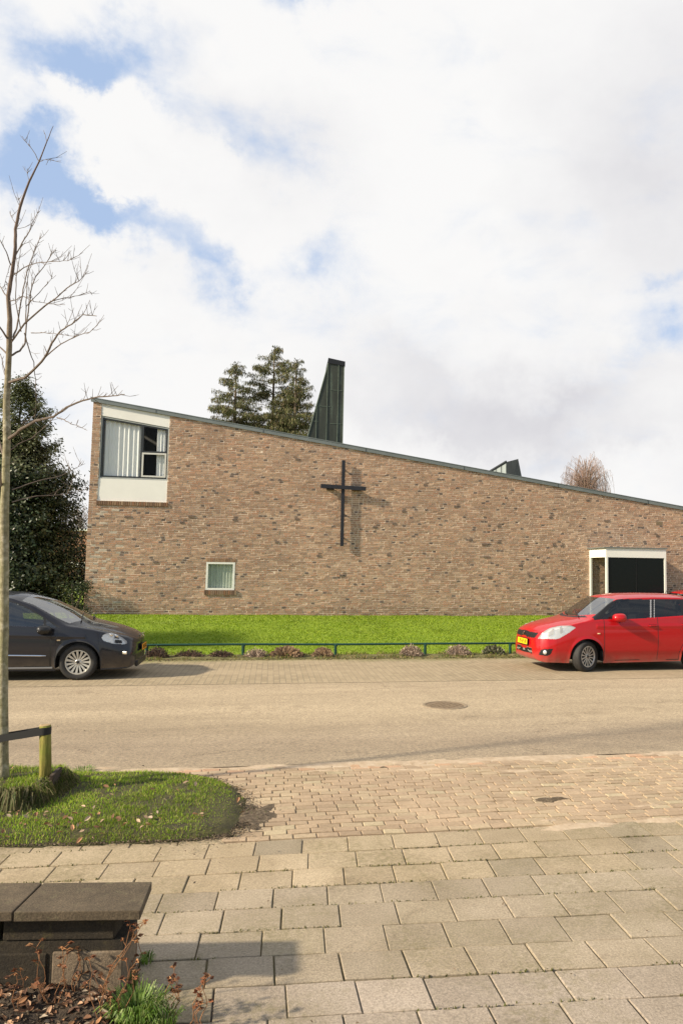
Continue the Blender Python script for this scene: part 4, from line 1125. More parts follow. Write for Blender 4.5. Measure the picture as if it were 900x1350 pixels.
for pts, r0, dd in BR:
    k = len(pts); P3 = [Pt(p, dd*(i/(k-1))) for i, p in enumerate(pts)]; rd = [max(.0018, r0*(1-.8*i/(k-1))) for i in range(k)]
    q, w = densify(P3, rd, .003); b.tube(q, w, 6)
    # spurs and side twigs
    L_ = len(q)
    for i in range(2, L_-1):
        f = i/L_
        for _ in range(2 if f > .35 else 1):
            if rnd() < .32+.62*f:
                d = Vector(q[min(i+1, L_-1)])-Vector(q[i-1]); d.normalize()
                s_ = (Vector((U(-1, 1), U(-1, 1), U(-.3, 1.1)))+d*.8).normalized()
                ln = U(.02, .10)*(1.1 if f > .5 else .7) if rnd() < .8 else U(.1, .22)
                p0 = Vector(q[i]); p1 = p0+s_*ln*.5+Vector((0, 0, .004)); p2 = p0+s_*ln+Vector((0, 0, ln*.25))
                b.tube([p0, p1, p2], [.0024, .0018, .0012], 4)
                if ln > .09:
                    e = (s_+Vector((U(-1, 1), U(-1, 1), U(-.2, 1)))).normalized()*.05; b.tube([p1, p1+e], [.0016, .001], 4)
b.build('branches', M['twig'], tr)
b = MB()
for (zx, zy, rr_) in ((5, 640, .010), (2, 655, .009), (36, 470, .012), (3, 860, .010), (4, 945, .012), (3, 725, .011)):
    pass

# ------------------------------------------------------------------ dense evergreen (holly) at the left
hb = P(10, 815, 22.6); hx, hy = hb[0], hb[1]
ht = thing('holly_tree', 'dense dark glossy evergreen holly tree at the left corner of the church', 'tree', (hx, hy, .15))
prof = [(.2, 1.6), (.9, 2.1), (1.6, 2.1), (2.3, 1.85), (2.9, 1.6), (3.5, 1.6), (4.1, 1.6), (4.7, 1.4), (5.2, 1.05), (5.9, .72), (6.5, .6), (7.1, .38), (7.5, .12)]
def pr_(z): return float(np.interp(z, [p[0] for p in prof], [p[1] for p in prof]))
b = MB(); b.tube([(0, 0, -.3), (.05, 0, 1.5), (-.03, .05, 4.0), (.05, 0, 7.2)], [.16, .13, .08, .015], 9)
Vs = []; Cs = []
clumps = []
for _ in range(1500):
    z = U(.3, 7.4)**1.0; a = U(0, 2*PI); R_ = pr_(z)*(.84+.42*vnoise(a*2.2+5, z*2.6)); r = R_*(rnd()**.28)
    if z > 4.8 and rnd() < .70: continue
    clumps.append((r*math.cos(a), r*math.sin(a), z+U(-.1, .1), .20 if z < 5.2 else .15))
for _ in range(46):   # sprays reaching out of the crown
    z = U(1., 6.6); a = U(0, 2*PI) if rnd() < .5 else U(-1.2, .8); R_ = pr_(z); l = U(.15, .42)
    p0 = Vector((.1*math.cos(a), .1*math.sin(a), z-.5)); p1 = Vector(((R_+l)*math.cos(a), (R_+l)*math.sin(a), z+.12)); b.tube([p0, p0.lerp(p1, .6)+Vector((0, 0, .05)), p1], [.02, .01, .004], 4)
    for k in range(6): q = p0.lerp(p1, .55+.09*k); clumps.append((q.x, q.y, q.z+.03, .085))
for (x, y, z, s_) in clumps:
    nl = 70 if s_ > .1 else 26
    for _ in range(nl):
        px_, py_, pz_ = random.gauss(x, s_), random.gauss(y, s_), random.gauss(z, s_*.7)
        l = U(.026, .048); w = l*.5; nrm = Vector((px_*.5, py_*.5, .6)).normalized()+Vector((U(-1, 1), U(-1, 1), U(-.6, 1)))*.9; nrm.normalize()
        t_ = nrm.orthogonal(); t_.rotate(Matrix.Rotation(U(0, 6.3), 3, nrm)); s2 = nrm.cross(t_)
        c = Vector((px_, py_, pz_))
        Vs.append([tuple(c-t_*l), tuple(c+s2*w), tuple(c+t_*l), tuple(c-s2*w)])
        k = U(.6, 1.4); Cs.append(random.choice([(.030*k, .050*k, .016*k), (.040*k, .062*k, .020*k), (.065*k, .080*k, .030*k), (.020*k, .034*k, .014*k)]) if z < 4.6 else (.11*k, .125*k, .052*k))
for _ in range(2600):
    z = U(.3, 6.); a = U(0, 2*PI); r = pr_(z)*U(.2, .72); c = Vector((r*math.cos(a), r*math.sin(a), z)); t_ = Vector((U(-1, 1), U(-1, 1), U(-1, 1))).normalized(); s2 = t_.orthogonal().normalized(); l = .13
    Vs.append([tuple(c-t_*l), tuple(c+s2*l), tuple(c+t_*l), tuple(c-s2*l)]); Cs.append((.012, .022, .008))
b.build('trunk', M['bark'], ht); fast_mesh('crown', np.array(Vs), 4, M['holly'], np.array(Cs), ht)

# low shrub at the church corner
def leafy(name, label, cat, loc, blobs, n, l0, l1, cols, sg=.16, stem=None):
    t = thing(name, label, cat, loc); Vs = []; Cs = []
    for _ in range(n):
        x, y, z, rx, ry, rz2 = random.choice(blobs); d = Vector((random.gauss(0, 1), random.gauss(0, 1), random.gauss(0, 1))).normalized()*(rnd()**.35)
        c = Vector((x+d.x*rx, y+d.y*ry, z+d.z*rz2)) + Vector((U(-sg, sg),)*3)*.5; l = U(l0, l1)
        t_ = Vector((U(-1, 1), U(-1, 1), U(-1, 1))).normalized(); s2 = t_.orthogonal().normalized()*l*.5; t_ = t_*l
        Vs.append([tuple(c-t_), tuple(c+s2), tuple(c+t_), tuple(c-s2)]); k = U(.6, 1.4); Cs.append(tuple(q*k for q in random.choice(cols)))
    b = MB()
    for p in (stem or [[(0, 0, -.2), (0, 0, blobs[0][2])]]): b.tube(p, [.05*(1-.7*i/(len(p)-1)) for i in range(len(p))], 6)
    b.build('trunk', M['bark'], t); fast_mesh('crown', np.array(Vs), 4, M['holly'], np.array(Cs), t); return t
cq = P(108, 808, 20.3)
leafy('evergreen_shrub', 'small loose evergreen shrub reaching over the bottom left corner of the brick wall', 'shrub', (cq[0]-.25, cq[1], .35), [(0, 0, .45, .38, .2, .45), (-.1, 0, .95, .32, .2, .3), (.25, 0, 1.0, .22, .1, .18), (.2, 0, .3, .25, .1, .25)], 1500, .02, .04,
      [(.03, .05, .015), (.05, .07, .02), (.09, .10, .035), (.02, .035, .01)], .2, [[(0, 0, -.3), (0, 0, .5), (-.05, 0, 1.1)], [(0, 0, .2), (.3, 0, 1.05)], [(0, 0, .1), (.3, .0, .4)]])
# neighbouring tree left of the frame whose shade falls across the lawn
ox_, oy_, _ = S(-13.6, 16.35, 0)
leafy('clipped_tree', 'wide flat crowned evergreen tree left of the parked dark blue car', 'tree', (ox_, oy_, 0), [(-2.2, -.4, 4.6, 1.4, .8, .9), (-.6, -.1, 5.0, 1.4, .8, 1.), (1.0, .2, 5.3, 1.3, .8, .9), (2.3, .4, 5.6, 1.0, .7, .7), (-3.5, -.6, 4.2, 1.2, .8, .9)], 9000, .05, .09,
      [(.03, .05, .015), (.04, .06, .02)], .3, [[(0, 0, -.3), (0, 0, 2.5), (.2, 0, 5)], [(0, 0, 2.4), (-1.5, -.3, 3.8), (-3, -.6, 4.4)], [(0, 0, 2.5), (1.4, .2, 4), (2.6, .4, 5.4)]])

# ------------------------------------------------------------------ spruces behind the roof
def spruce(px, pytop, Y, hr, label, lean=0, seed=1, grp='conifers behind the church roof', dens=1.):
    top = P(px, pytop, Y); Ht = top[2]; base = (top[0], top[1], .5); t = thing('spruce_tree', label, 'tree', base, U(0, 6), grp)
    b = MB(); b.tube([(0, 0, -.3), (lean*.3, 0, Ht*.5), (lean, 0, Ht-.5)], [.30, .17, .02], 8)
    Vs = []; Cs = []; z = 3.2; zt = Ht-.5
    while z < zt-.15:
        f = (z-3.2)/(zt-3.2); R_ = hr*(min(1, (zt+.3-z)/4.4))**.66*(.72+.28*(1-f)+.28*vnoise(z*1.1+px, 3))
        for k in range(max(4, int(9-4*f))):
            a = U(0, 2*PI); r = R_*U(.55, 1.12); 
            if rnd() < .26: continue
            ox = lean*f; d = Vector((math.cos(a), math.sin(a), 0)); up = U(.05, .30)+.25*f
            pts = [Vector((ox, 0, z)) + d*r*q + Vector((0, 0, r*(up*q - (.34)*q*q + .10*q**4))) for q in (0, .25, .5, .75, 1)]
            b.tube(pts, [.035*(1-f)+.01, .028*(1-f)+.008, .018, .011, .004], 4)
            side = Vector((-d.y, d.x, 0))
            ns = int(r*36*dens)
            for j in range(ns):
                q = .22+.78*(j+rnd())/ns; i = min(3, int(q*4)); p = pts[i].lerp(pts[i+1], q*4-i)
                # side shoots with hanging curtains of needles
                sl_ = (1.05-q)*r*.42*U(.3, 1)+.08; sg = 1 if rnd() < .5 else -1
                for m_ in range(3):
                    g = (m_+rnd())/3; c = p + side*sg*sl_*g + d*sl_*g*.35 + Vector((0, 0, -.10*g*sl_))
                    c = c+Vector((U(-.09, .09), U(-.09, .09), U(-.12, .12))); hg = U(.12, .38)*(1-.4*f); ww = U(.012, .038)
                    e = Vector((U(-.10, .10), U(-.10, .10), -hg)); s_ = Vector((U(-1, 1), U(-1, 1), U(-.2, .2))).normalized()*ww
                    Vs.append([tuple(c), tuple(c+e*.4+s_), tuple(c+e), tuple(c+e*.5-s_*.6)])
                    kk = U(.65, 1.4); Cs.append(tuple(x*kk for x in random.choice([(.10, .108, .030), (.065, .078, .022), (.14, .14, .045), (.17, .13, .065)])))
        z += U(.17, .28)
    for _ in range(60):
        a = U(0, 6.3); zz = zt-U(0, .7); r = U(.02, .22); c = Vector((lean+r*math.cos(a), r*math.sin(a), zz)); e = Vector((.1*math.cos(a), .1*math.sin(a), .12)); s_ = Vector((-math.sin(a), math.cos(a), 0))*.03
        Vs.append([tuple(c), tuple(c+e*.5+s_), tuple(c+e), tuple(c+e*.5-s_)]); Cs.append((.06, .065, .02))
    b.build('trunk', M['bark'], t); fast_mesh('crown', np.array(Vs), 4, M['needles'], np.array(Cs), t)
spruce(312, 479, 46, 2.35, 'left and lowest of the olive green spruces above the church roof')
spruce(362, 457, 47.5, 2.7, 'tallest olive green spruce above the church roof', lean=.1)
spruce(391, 474, 46, 2.1, 'right hand spruce touching the dark copper tower in the view')

# ------------------------------------------------------------------ weeping birch and other bare trees
def weeper(px, pytop, Y, R_, label, mat, n=620, droop=1., name='birch_tree', hfrac=.5):
    top = P(px, pytop, Y); Ht = top[2]; t = thing(name, label, 'tree', (top[0], top[1], .4)); Ht -= .4
    b = MB(); b.tube([(0, 0, -.3), (.2, 0, Ht*.5), (.1, 0, Ht*.9)], [.24, .15, .03], 7); b.build('trunk', simple('birch_bark', (.35, .32, .28), .9, 0, 3, .4), t)
    b = MB()
    for _ in range(n):
        a = U(0, 2*PI); z0 = Ht*U(hfrac, .86); r = R_*math.sqrt(max(.02, 1-((z0/Ht-hfrac)/(1.02-hfrac))**2.2))*U(.25, 1.)
        d = Vector((math.cos(a), math.sin(a), 0)); rise = Ht*U(.05, .15)*(1.3-r/R_)
        p0 = Vector((.15, 0, z0-Ht*.1)); p1 = p0+d*r*.6+Vector((0, 0, rise+Ht*.06)); p2 = Vector((.15, 0, z0))+d*r+Vector((0, 0, rise))
        pts = [p0, p1, p2]; q = p2.copy(); l = U(.5, 2.4)*droop
        for k in range(4): q = q+Vector((d.x*.06+U(-.07, .07), U(-.07, .07), -l/4)); pts.append(q.copy())
        b.tube(pts, [.022, .014, .011, .010, .009, .008, .006], 3, cap=False)
        for k in range(3):
            s_ = pts[random.choice((2, 3, 4))]; q = s_.copy(); pp = [s_]
            for m_ in range(3): q = q+Vector((U(-.16, .16), U(-.16, .16), -l/5)); pp.append(q.copy())
            b.tube(pp, [.008, .007, .006, .005], 3, cap=False)
    b.build('crown', mat, t)
weeper(770, 597, 72, 2.8, 'bare pinkish weeping birch standing beyond the low right end of the church roof', M['birchtwig'])
weeper(104, 662, 62, 1.6, 'faint bare grey tree seen between the holly and the church corner', M['greytwig'], 160, .4, 'bare_tree', .45)

# ------------------------------------------------------------------ brick house beyond the corner
hz = P(105, 700, 44)[2]; h1 = P(60, 760, 44); h2 = P(150, 760, 44)
hh = thing('brick_house', 'orange brick house with a pale band seen beyond the left corner of the church', 'building', ((h1[0]+h2[0])/2, 47, 0), .1)
wd = (h2[0]-h1[0])/2+1.5
mt, nt, bs = newmat('orange_house_brick')
bt = N(nt, 'ShaderNodeTexBrick', i_Scale=1., i_Mortar_Size=.008, i_Brick_Width=.22, i_Row_Height=.0625)
bt.inputs['Color1'].default_value = (.42, .19, .11, 1); bt.inputs['Color2'].default_value = (.34, .15, .09, 1); bt.inputs['Mortar'].default_value = (.3, .22, .16, 1)
mp = N(nt, 'ShaderNodeMapping'); mp.inputs['Rotation'].default_value = (PI/2, 0, 0); L(nt, coords(nt), mp.inputs['Vector']); L(nt, mp.outputs[0], bt.inputs['Vector']); L(nt, bt.outputs['Color'], bs.inputs['Base Color']); bs.inputs['Roughness'].default_value = .9
b = MB(); b.box((0, 0, hz/2-.1), (2*wd, 6, hz+.2)); hw = b.build('wall', mt, hh)
b = MB(); b.box((0, 0, hz+.06), (2*wd+.3, 6.3, .12)); b.build('roof_edge', M['whiteframe'], hh)
zb_ = P(105, 741, 44)[2]; b = MB(); b.box((0, -3.06, zb_-.16), (2*wd-.4, .10, .30)); b.build('pale_band', M['white'], hh)
b = MB(); b.box((0, -3.03, zb_-1.1), (2*wd-1.2, .06, 1.3)); wi = b.build('window', M['glass'], hh)
for x in (-wd+.6, -wd/3, wd/3, wd-.6):
    b = MB(); b.box((x, -3.07, zb_-1.1), (.08, .05, 1.34)); b.build('frame', M['whiteframe'], wi)

# ------------------------------------------------------------------ cars
def make_car(spec):
    ns = spec['ns']; ang = spec['ang']; root = thing(spec['name'], spec['label'], 'car', spec['loc'], ang)
    ca, sa = math.cos(ang), math.sin(ang); X0, Y0, Z0 = spec['loc']
    def toW(x, y, z): return (X0+ca*x-sa*y, Y0+sa*x+ca*y, Z0+z)
    def curve(tab, sm=.035):
        xs = [p[0] for p in tab]; ys = [p[1] for p in tab]
        def fn(s):
            m_ = min(sm, max(.0005, (s-xs[0])*.45)); return float(np.mean([np.interp(s+d, xs, ys) for d in (-m_, -m_/2, 0, m_/2, m_)]))
        return fn
    zt, zs, ws, wb = curve(spec['zt'], .05), curve(spec['zs']), curve(spec['ws'], .03), curve(spec['wb'], .02)
    we, ze, gh, zl0 = curve(spec['we'], .05), curve(spec['ze'], .04), curve(spec['gh'], .03), curve(spec['zl'])
    s0, s1 = spec['s0'], spec['s1']; Ra, zc = spec['Ra'], spec['zc']; wheels = spec['wheels']
    st = [s0 + .0015*i**1.6 for i in range(22)]; st = [s for s in st if s < s0+.2]; s = st[-1]+.012
    while s < s1-.02: st.append(s); s += .0125
    st += [s1-.015, s1-.006, s1]
    n1, n2, n3 = 64, 40, 44
    def zlow(s):
        z = zl0(s)
        for wx in wheels:
            d = abs(s-wx)
            if d < Ra: z = max(z, zc+math.sqrt(Ra*Ra-d*d))
        return z
    n0 = 14
    def ring(s):
        zl, zh_, W_, B_, E_, ze_, zt_, g_ = zlow(s), zs(s), ws(s), wb(s), we(s), ze(s), zt(s), gh(s)
        zl = min(zl, zh_-.01); out = []
        for k in range(n1):
            z = zl+(zh_-zl)*k/n1; rel = min(1, max(0, (z-.2)/(zh_-.2)))
            w = B_+(W_-B_)*rel**2.2 + .018*math.sin(PI*rel) - .055*(1-rel)**3
            w += spec['crease'](s, z)
            for wx in wheels:
                dd = math.hypot(s-wx, z-zc)-Ra
                if dd < .09: w += spec['flare']*math.exp(-(max(0, dd)/.035)**2)
            out.append((w, z))
        c0 = (W_+.004*0, ze_) if False else None
        chx, chz = (W_-.004, zh_+(ze_-zh_)*.75); cgx, cgz = ((W_+E_)/2+.018, (zh_+ze_)/2)
        mx_, mz_ = chx*(1-g_)+cgx*g_, chz*(1-g_)+cgz*g_
        lip = .012*g_
        for k in range(n2):
            t = k/n2; x = (1-t)**2*(W_-lip)+2*t*(1-t)*mx_+t*t*E_; z = (1-t)**2*zh_+2*t*(1-t)*mz_+t*t*ze_
            out.append((x, z))
        for k in range(n3+1):
            t = k/n3; w = E_*(1-t); out.append((w, zt_-(zt_-ze_)*(w/max(E_, 1e-6))**2.3))
        b0 = out[0]; f0 = 1 if s < s0+.5 else 0
        pre = [((b0[0]*j/n0) if f0 else b0[0], b0[1]-(.012*math.cos(PI/2*j/n0) if f0 else 0)) for j in range(n0)]
        return pre+out
    rings = [ring(s) for s in st]; npt = len(rings[0])
    cats = {}
    def put(key, quad): cats.setdefault(key, []).append(quad)
    classify = spec['classify']
    for i in range(len(st)-1):
        for k in range(npt-1):
            if k < n0 and st[i+1] >= s0+.5: continue
            a, b_, c, d = (st[i], *rings[i][k]), (st[i+1], *rings[i+1][k]), (st[i+1], *rings[i+1][k+1]), (st[i], *rings[i][k+1])
            sm, wm, zm = [(a[j]+b_[j]+c[j]+d[j])/4 for j in range(3)]
            reg = 3 if k < n0 else (0 if k < n0+n1 else (1 if k < n0+n1+n2 else 2))
            px_, py_ = proj(toW(sm, ns*wm, zm))
            key = classify(sm, wm, zm, reg, px_, py_)
            put(key, ((i, k), (i+1, k), (i+1, k+1), (i, k+1)))
    both = {'body', 'seam', 'windscreen', 'rear_window', 'grille', 'lower_grille', 'trim', 'roof_trim'}
    matmap = spec['mats']; order = spec['order']
    made = {}
    def mesh_for(keys, side, name, mats, parent, off=0):
        b = MB(); vid = {}
        for mi, key in enumerate(keys):
            for quad in cats.get(key, []):
                for sg in ((1, -1) if side == 0 else (side,)):
                    f = []
                    for (i, k) in quad:
                        cen = (k == npt-1); kk = (i, k, 0 if cen else sg)
                        if kk not in vid:
                            w, z = rings[i][k]; vid[kk] = len(b.v); b.v.append((st[i], ns*sg*w, z))
                        f.append(vid[kk])
                    if sg*ns > 0: f = f[::-1]
                    b.f.append(f); b.m.append(mi); b.c.append(None)
        if not b.f: return None
        if off:
            pass
        return b.build(name, mats, parent, smooth=True)
    body = mesh_for(['body', 'seam', 'trim', 'bodytrim', 'detail_and_glint'], 0, 'body', [matmap['body'], M['black'], matmap['trim'], matmap['bodytrim'], M['rimdark']], root)
    # closing caps of nose and tail
    for i, nm in ((0, 'n'), (len(st)-1, 't')):
        b = MB(); r = rings[i]; vs = [(st[i], ns*w, z) for w, z in r]+[(st[i], -ns*w, z) for w, z in reversed(r[:-1])]
        b.add(vs, [tuple(range(len(vs))) if (i == 0) else tuple(range(len(vs)))[::-1]]); b.build('bumper_face', matmap['body'], body)
    for key, nm in (('windscreen', 'windscreen'), ('rear_window', 'rear_window')): mesh_for([key], 0, nm, [M['screen']], root)
    mesh_for(['grille'], 0, 'grille', [M['black']], root); mesh_for(['lower_grille'], 0, 'lower_grille', [M['black']], root)
    for side in (1, -1):
        for dk in ('door0', 'door1'):
            if dk in cats:
                do = mesh_for([dk], side, 'door', [matmap['body']], root)
                mesh_for([dk+'_glass'], side, 'window', [M['carglassdark'] if spec['darkwin'] else M['carglass']], do)
        if 'quarter_glass' in cats: mesh_for(['quarter_glass'], side, 'quarter_window', [M['carglassdark'] if spec['darkwin'] else M['carglass']], root)
        h = mesh_for(['headlight'], side, 'headlight', [M['lens']], root)
        if 'fog' in cats:
            fz = mesh_for(['fog'], side, 'fog_light_bezel', [matmap['fog']], root)
            if spec.get('auto_fog'):
                pv = [p.co for p in fz.data.vertices]; cen_ = sum(pv, Vector())/len(pv); nrm_ = Vector((-.75, ns*side*.66, 0))
                b = MB(); b.lathe([(0, .012), (.03, .008), (.042, -.004)], 18, 'z'); fo = b.build('fog_lamp', M['reflector'], root, smooth=True); fo.location = cen_+nrm_*.006+Vector((-.02, 0, 0)); fo.rotation_euler = nrm_.to_track_quat('Z', 'Y').to_euler()
        if h is not None:
            # reflector bowls just under the lens
            ks = cats['headlight']; pts = [Vector((st[q[0][0]], ns*side*rings[q[0][0]][q[0][1]][0], rings[q[0][0]][q[0][1]][1])) for q in ks]
            b = MB()
            for quad in ks:
                vs = []
                for (i, k) in quad:
                    w, z = rings[i][k]; vs.append((st[i]+.02, ns*side*(w-.028), z-.012))
                b.add(vs, [(0, 1, 2, 3) if side*ns < 0 else (3, 2, 1, 0)])
            b.build('reflector', M['reflector'], h)
            xs = sorted(p.x for p in pts); 
            for q in spec['bulbs']:
                t = int(q*(len(xs)-1)); xm = xs[t]; pp = [p for p in pts if abs(p.x-xm) < .02]; c = sum(pp, Vector())/len(pp)
                b = MB(); b.lathe([(.0, 0), (.028, .004), (.045, .014), (.05, .02)], 16, 'z', (0, 0, 0)); o = b.build('bulb_bowl', M['chrome'], h, smooth=True)
                o.location = c+Vector((.006, -ns*side*.004, -.0)); o.scale = (.8, .8, .8); o.rotation_euler = (ns*side*-1.0*-1, -.5, 0)
    # underbody and wheel housings
    b = MB(); b.box(((s0+s1)/2, 0, .40), (s1-s0-.5, 1.16, .36)); b.box(((s0+s1)/2, 0, .25), (s1-s0-1.3 - (.4), 1.5, .10)) if False else None
    wsort = sorted(wheels); b.box(((wsort[0]+wsort[1])/2, 0, .30), (wsort[1]-wsort[0]-2*Ra-.02, 1.52, .2)); b.build('underbody', M['dark'], root)
    # interior
    seatm = simple('seat_cloth', (.035, .035, .04), .9)
    for sx in spec['seats']:
        for sy in (-.36, .36):
            b = MB(); b.box((sx, sy, .62), (.46, .46, .20)); b.box((sx+.28, sy, .92), (.13, .44, .56), ry=.22); b.box((sx+.365, sy, 1.23), (.09, .24, .16), ry=.2); b.build('seat', seatm, root, bevel=.03)
    b = MB(); ds = spec['dash']; b.box((ds, 0, .86), (.42, 1.34, .20)); b.build('dashboard', M['black'], root, bevel=.03)
    b = MB(); n = 20; b.tube([(ds+.30+.06*math.sin(2*PI*i/n)*.9, spec['steer']+.18*math.cos(2*PI*i/n), .98+.17*math.sin(2*PI*i/n)) for i in range(n+1)], .014, 6); b.build('steering_wheel', M['black'], root)
    # wheels
    for wx in wheels:
        for sg in (1, -1):
            front = abs(wx) < .01; Rw = spec['Rw']; wid = .19
            h = MB(); h.lathe([(0, -.06), (spec['Rr']-.01, -.06), (spec['Rr']-.01, .06)], 28, 'y'); wo = h.build('wheel', M['dark'], root)
            wo.location = (wx, sg*ns*(spec['track']), Rw-.004)
            rot = spec['steer_ang'] if front else 0
            wo.rotation_euler = (0, 0, rot)
            y = sg*ns; hw_ = wid/2; Rr = spec['Rr']
            t = MB(); t.lathe([(Rr-.015, y*-hw_*.8), (Rr+.01, y*-hw_), (Rw-.035, y*-hw_), (Rw-.008, y*-hw_*.8), (Rw, y*-hw_*.4), (Rw, y*hw_*.4), (Rw-.008, y*hw_*.82), (Rw-.03, y*hw_*1.04), ((Rr+Rw)/2, y*hw_*1.08), (Rr+.012, y*hw_), (Rr-.004, y*hw_*.88)], 48, 'y')
            t.build('tyre', M['rubber'], wo, smooth=True)
            r_ = MB(); yo = y*hw_*.86
            r_.lathe([(Rr+.002, yo+y*.006), (Rr-.012, yo+y*.006), (Rr-.022, yo-y*.012), (Rr-.022, -yo)], 40, 'y')
            r_.lathe([(0, yo-y*.004), (.042, yo-y*.006), (.058, yo-y*.018), (.058, yo-y*.05)], 24, 'y')
            for k in range(spec['spokes']):
                a = 2*PI*(k+.5)/spec['spokes']; ca2, sa2 = math.cos(a), math.sin(a); w0, w1 = spec['spw']
                vs = []
                for (rr2, ww, yy) in ((.045, w0, yo-y*.014), (Rr-.016, w1, yo-y*.004)):
                    for (e, dy) in ((-1, 0), (1, 0), (1, -.022), (-1, -.022)):
                        vs.append((rr2*ca2 - e*ww*sa2, yy+y*dy, rr2*sa2+e*ww*ca2))
                r_.add(vs, [(0, 1, 2, 3), (7, 6, 5, 4), (0, 4, 5, 1), (1, 5, 6, 2), (2, 6, 7, 3), (3, 7, 4, 0)])
            r_.build('rim', spec['rimmat'], wo)
            cp = MB(); cp.lathe([(0, yo+y*.001), (.026, yo-y*.001), (.028, yo-y*.006)], 16, 'y')
            for k in range(5): a = 2*PI*k/5; cp.tube([(.04*math.cos(a), yo-y*.008, .04*math.sin(a)), (.04*math.cos(a), yo+y*.002, .04*math.sin(a))], .006, 6)
            cp.build('hub_cap', M['black'], wo)
    # mirrors
    for sg in (1, -1):
        mc = spec['mirror']; y = sg*ns
        b = MB(); n, k_ = 16, 10; vs = []
        for i in range(k_+1):
            ph = PI*i/k_
            for j in range(n):
                a = 2*PI*j/n; X = math.sin(ph)*math.cos(a); Z = math.sin(ph)*math.sin(a); Yv = -math.cos(ph)
                X = math.copysign(abs(X)**.8, X); Z = math.copysign(abs(Z)**.75, Z)
                vs.append((mc[0]+X*mc[3]*.5*(1.0 if X < 0 else .55), y*mc[1]+Yv*mc[4]*.5, mc[2]+Z*mc[5]*.5))
        b.add(vs, [(i*n+j, i*n+(j+1) % n, (i+1)*n+(j+1) % n, (i+1)*n+j) for i in range(k_) for j in range(n)])
        mo = b.build('wing_mirror', matmap['mirror'], root, smooth=True)
        b = MB(); b.tube([(mc[0]+.02, y*(mc[1]-mc[4]*.3), mc[2]-mc[5]*.35), (mc[0]+.04, y*(mc[1]-.22), mc[2]-mc[5]*.75)], [.03, .045], 8); b.build('mirror_arm', matmap['mirror_arm'], mo)
    # handles, repeaters, wipers, plate, emblem
    for sg in (1, -1):
        y = sg*ns
        def on_side(s, z, off=0.):
            R_ = rings[min(range(len(st)), key=lambda i: abs(st[i]-s))]; p = min(R_[n0:n0+n1+n2], key=lambda q: abs(q[1]-z)); return (s, y*(p[0]+off), z)
        for (hs, hz_) in spec['handles']:
            p = on_side(hs, hz_, .012); b = MB(); b.tube([(p[0]-.09, p[1]-y*.012, p[2]), (p[0]-.06, p[1]+y*.01, p[2]), (p[0]+.06, p[1]+y*.01, p[2]), (p[0]+.09, p[1]-y*.012, p[2])], .014, 8); b.build('door_handle', matmap['body'], root)
            b = MB(); q = on_side(hs, hz_, -.002); b.box(q, (.17, .012, .045)); b.build('handle_recess', M['black'], root)
        rp_ = on_side(*spec['repeater'], .004); b = MB(); b.box(rp_, (.055, .014, .022)); b.build('side_repeater', M['amber'], root, bevel=.005)
        if spec.get('strip'):
            sa_, sb_, zz = spec['strip']; pts = [on_side(sa_+(sb_-sa_)*i/12, zz+.02*(i/12), .006) for i in range(13)]; b = MB(); b.tube(pts, [.006]+[.013]*11+[.013], 6); b.build('door_strip', spec['stripmat'], root)
            pts = [on_side(sa_-.1+(sb_-sa_)*i/12, spec['sillz'], .004) for i in range(13)]; b = MB(); b.tube(pts, .020, 6); b.build('sill_strip', spec['sillmat'], root)
    def topz(s, w):
        i = min(range(len(st)), key=lambda i: abs(st[i]-s)); p = min(rings[i][n0+n1+n2:], key=lambda q: abs(q[0]-abs(w))); return p[1]
    for (wa, wb_) in spec['wipers']:
        b = MB(); pts = []
        for i in range(8):
            q = i/7; s_ = wa[0]+(wb_[0]-wa[0])*q; w_ = wa[1]+(wb_[1]-wa[1])*q; pts.append((s_, w_, topz(s_, w_)+.022))
        b.tube(pts, [.012, .012, .010, .009, .009, .008, .007, .006], 6); b.build('wiper', M['black'], root)
    pc = spec['plate']; b = MB(); b.box((0, 0, 0), (.012, .52, .11)); po = b.build('licence_plate', spec['platemat'], root, bevel=.003); po.location = pc; po.rotation_euler = (0, .06, 0)
    b = MB(); x = -.19
    for ch_ in spec['strokes']:
        if ch_ == '-': b.box((-.0075, x, 0), (.003, .022, .008)); x += .04
        else:
            for dx2, w_, z_, h_ in ch_: b.box((-.0075, x+dx2, z_), (.003, w_, h_))
            x += .048
    b.build('plate_lettering', M['black'], po)
    b = MB(); b.box((.002, 0, 0), (.012, .55, .135)); b.build('plate_holder', M['black'], po)
    spec['post'](root, topz, rings, st)
    return root

# seven-segment like strokes: the real characters are too blurred to read
_A = [(-.014, .006, 0, .07), (.014, .006, 0, .07), (0, .03, .032, .007), (0, .03, 0, .007)]
_B = [(-.014, .006, 0, .07), (0, .03, .032, .007), (0, .03, 0, .007), (0, .03, -.032, .007), (.014, .006, -.016, .036)]
_C = [(.014, .006, 0, .07), (0, .03, .032, .007), (-.014, .006, .016, .036)]
strk = [_A, _B, '-', _C, _B, '-', _A, _C]

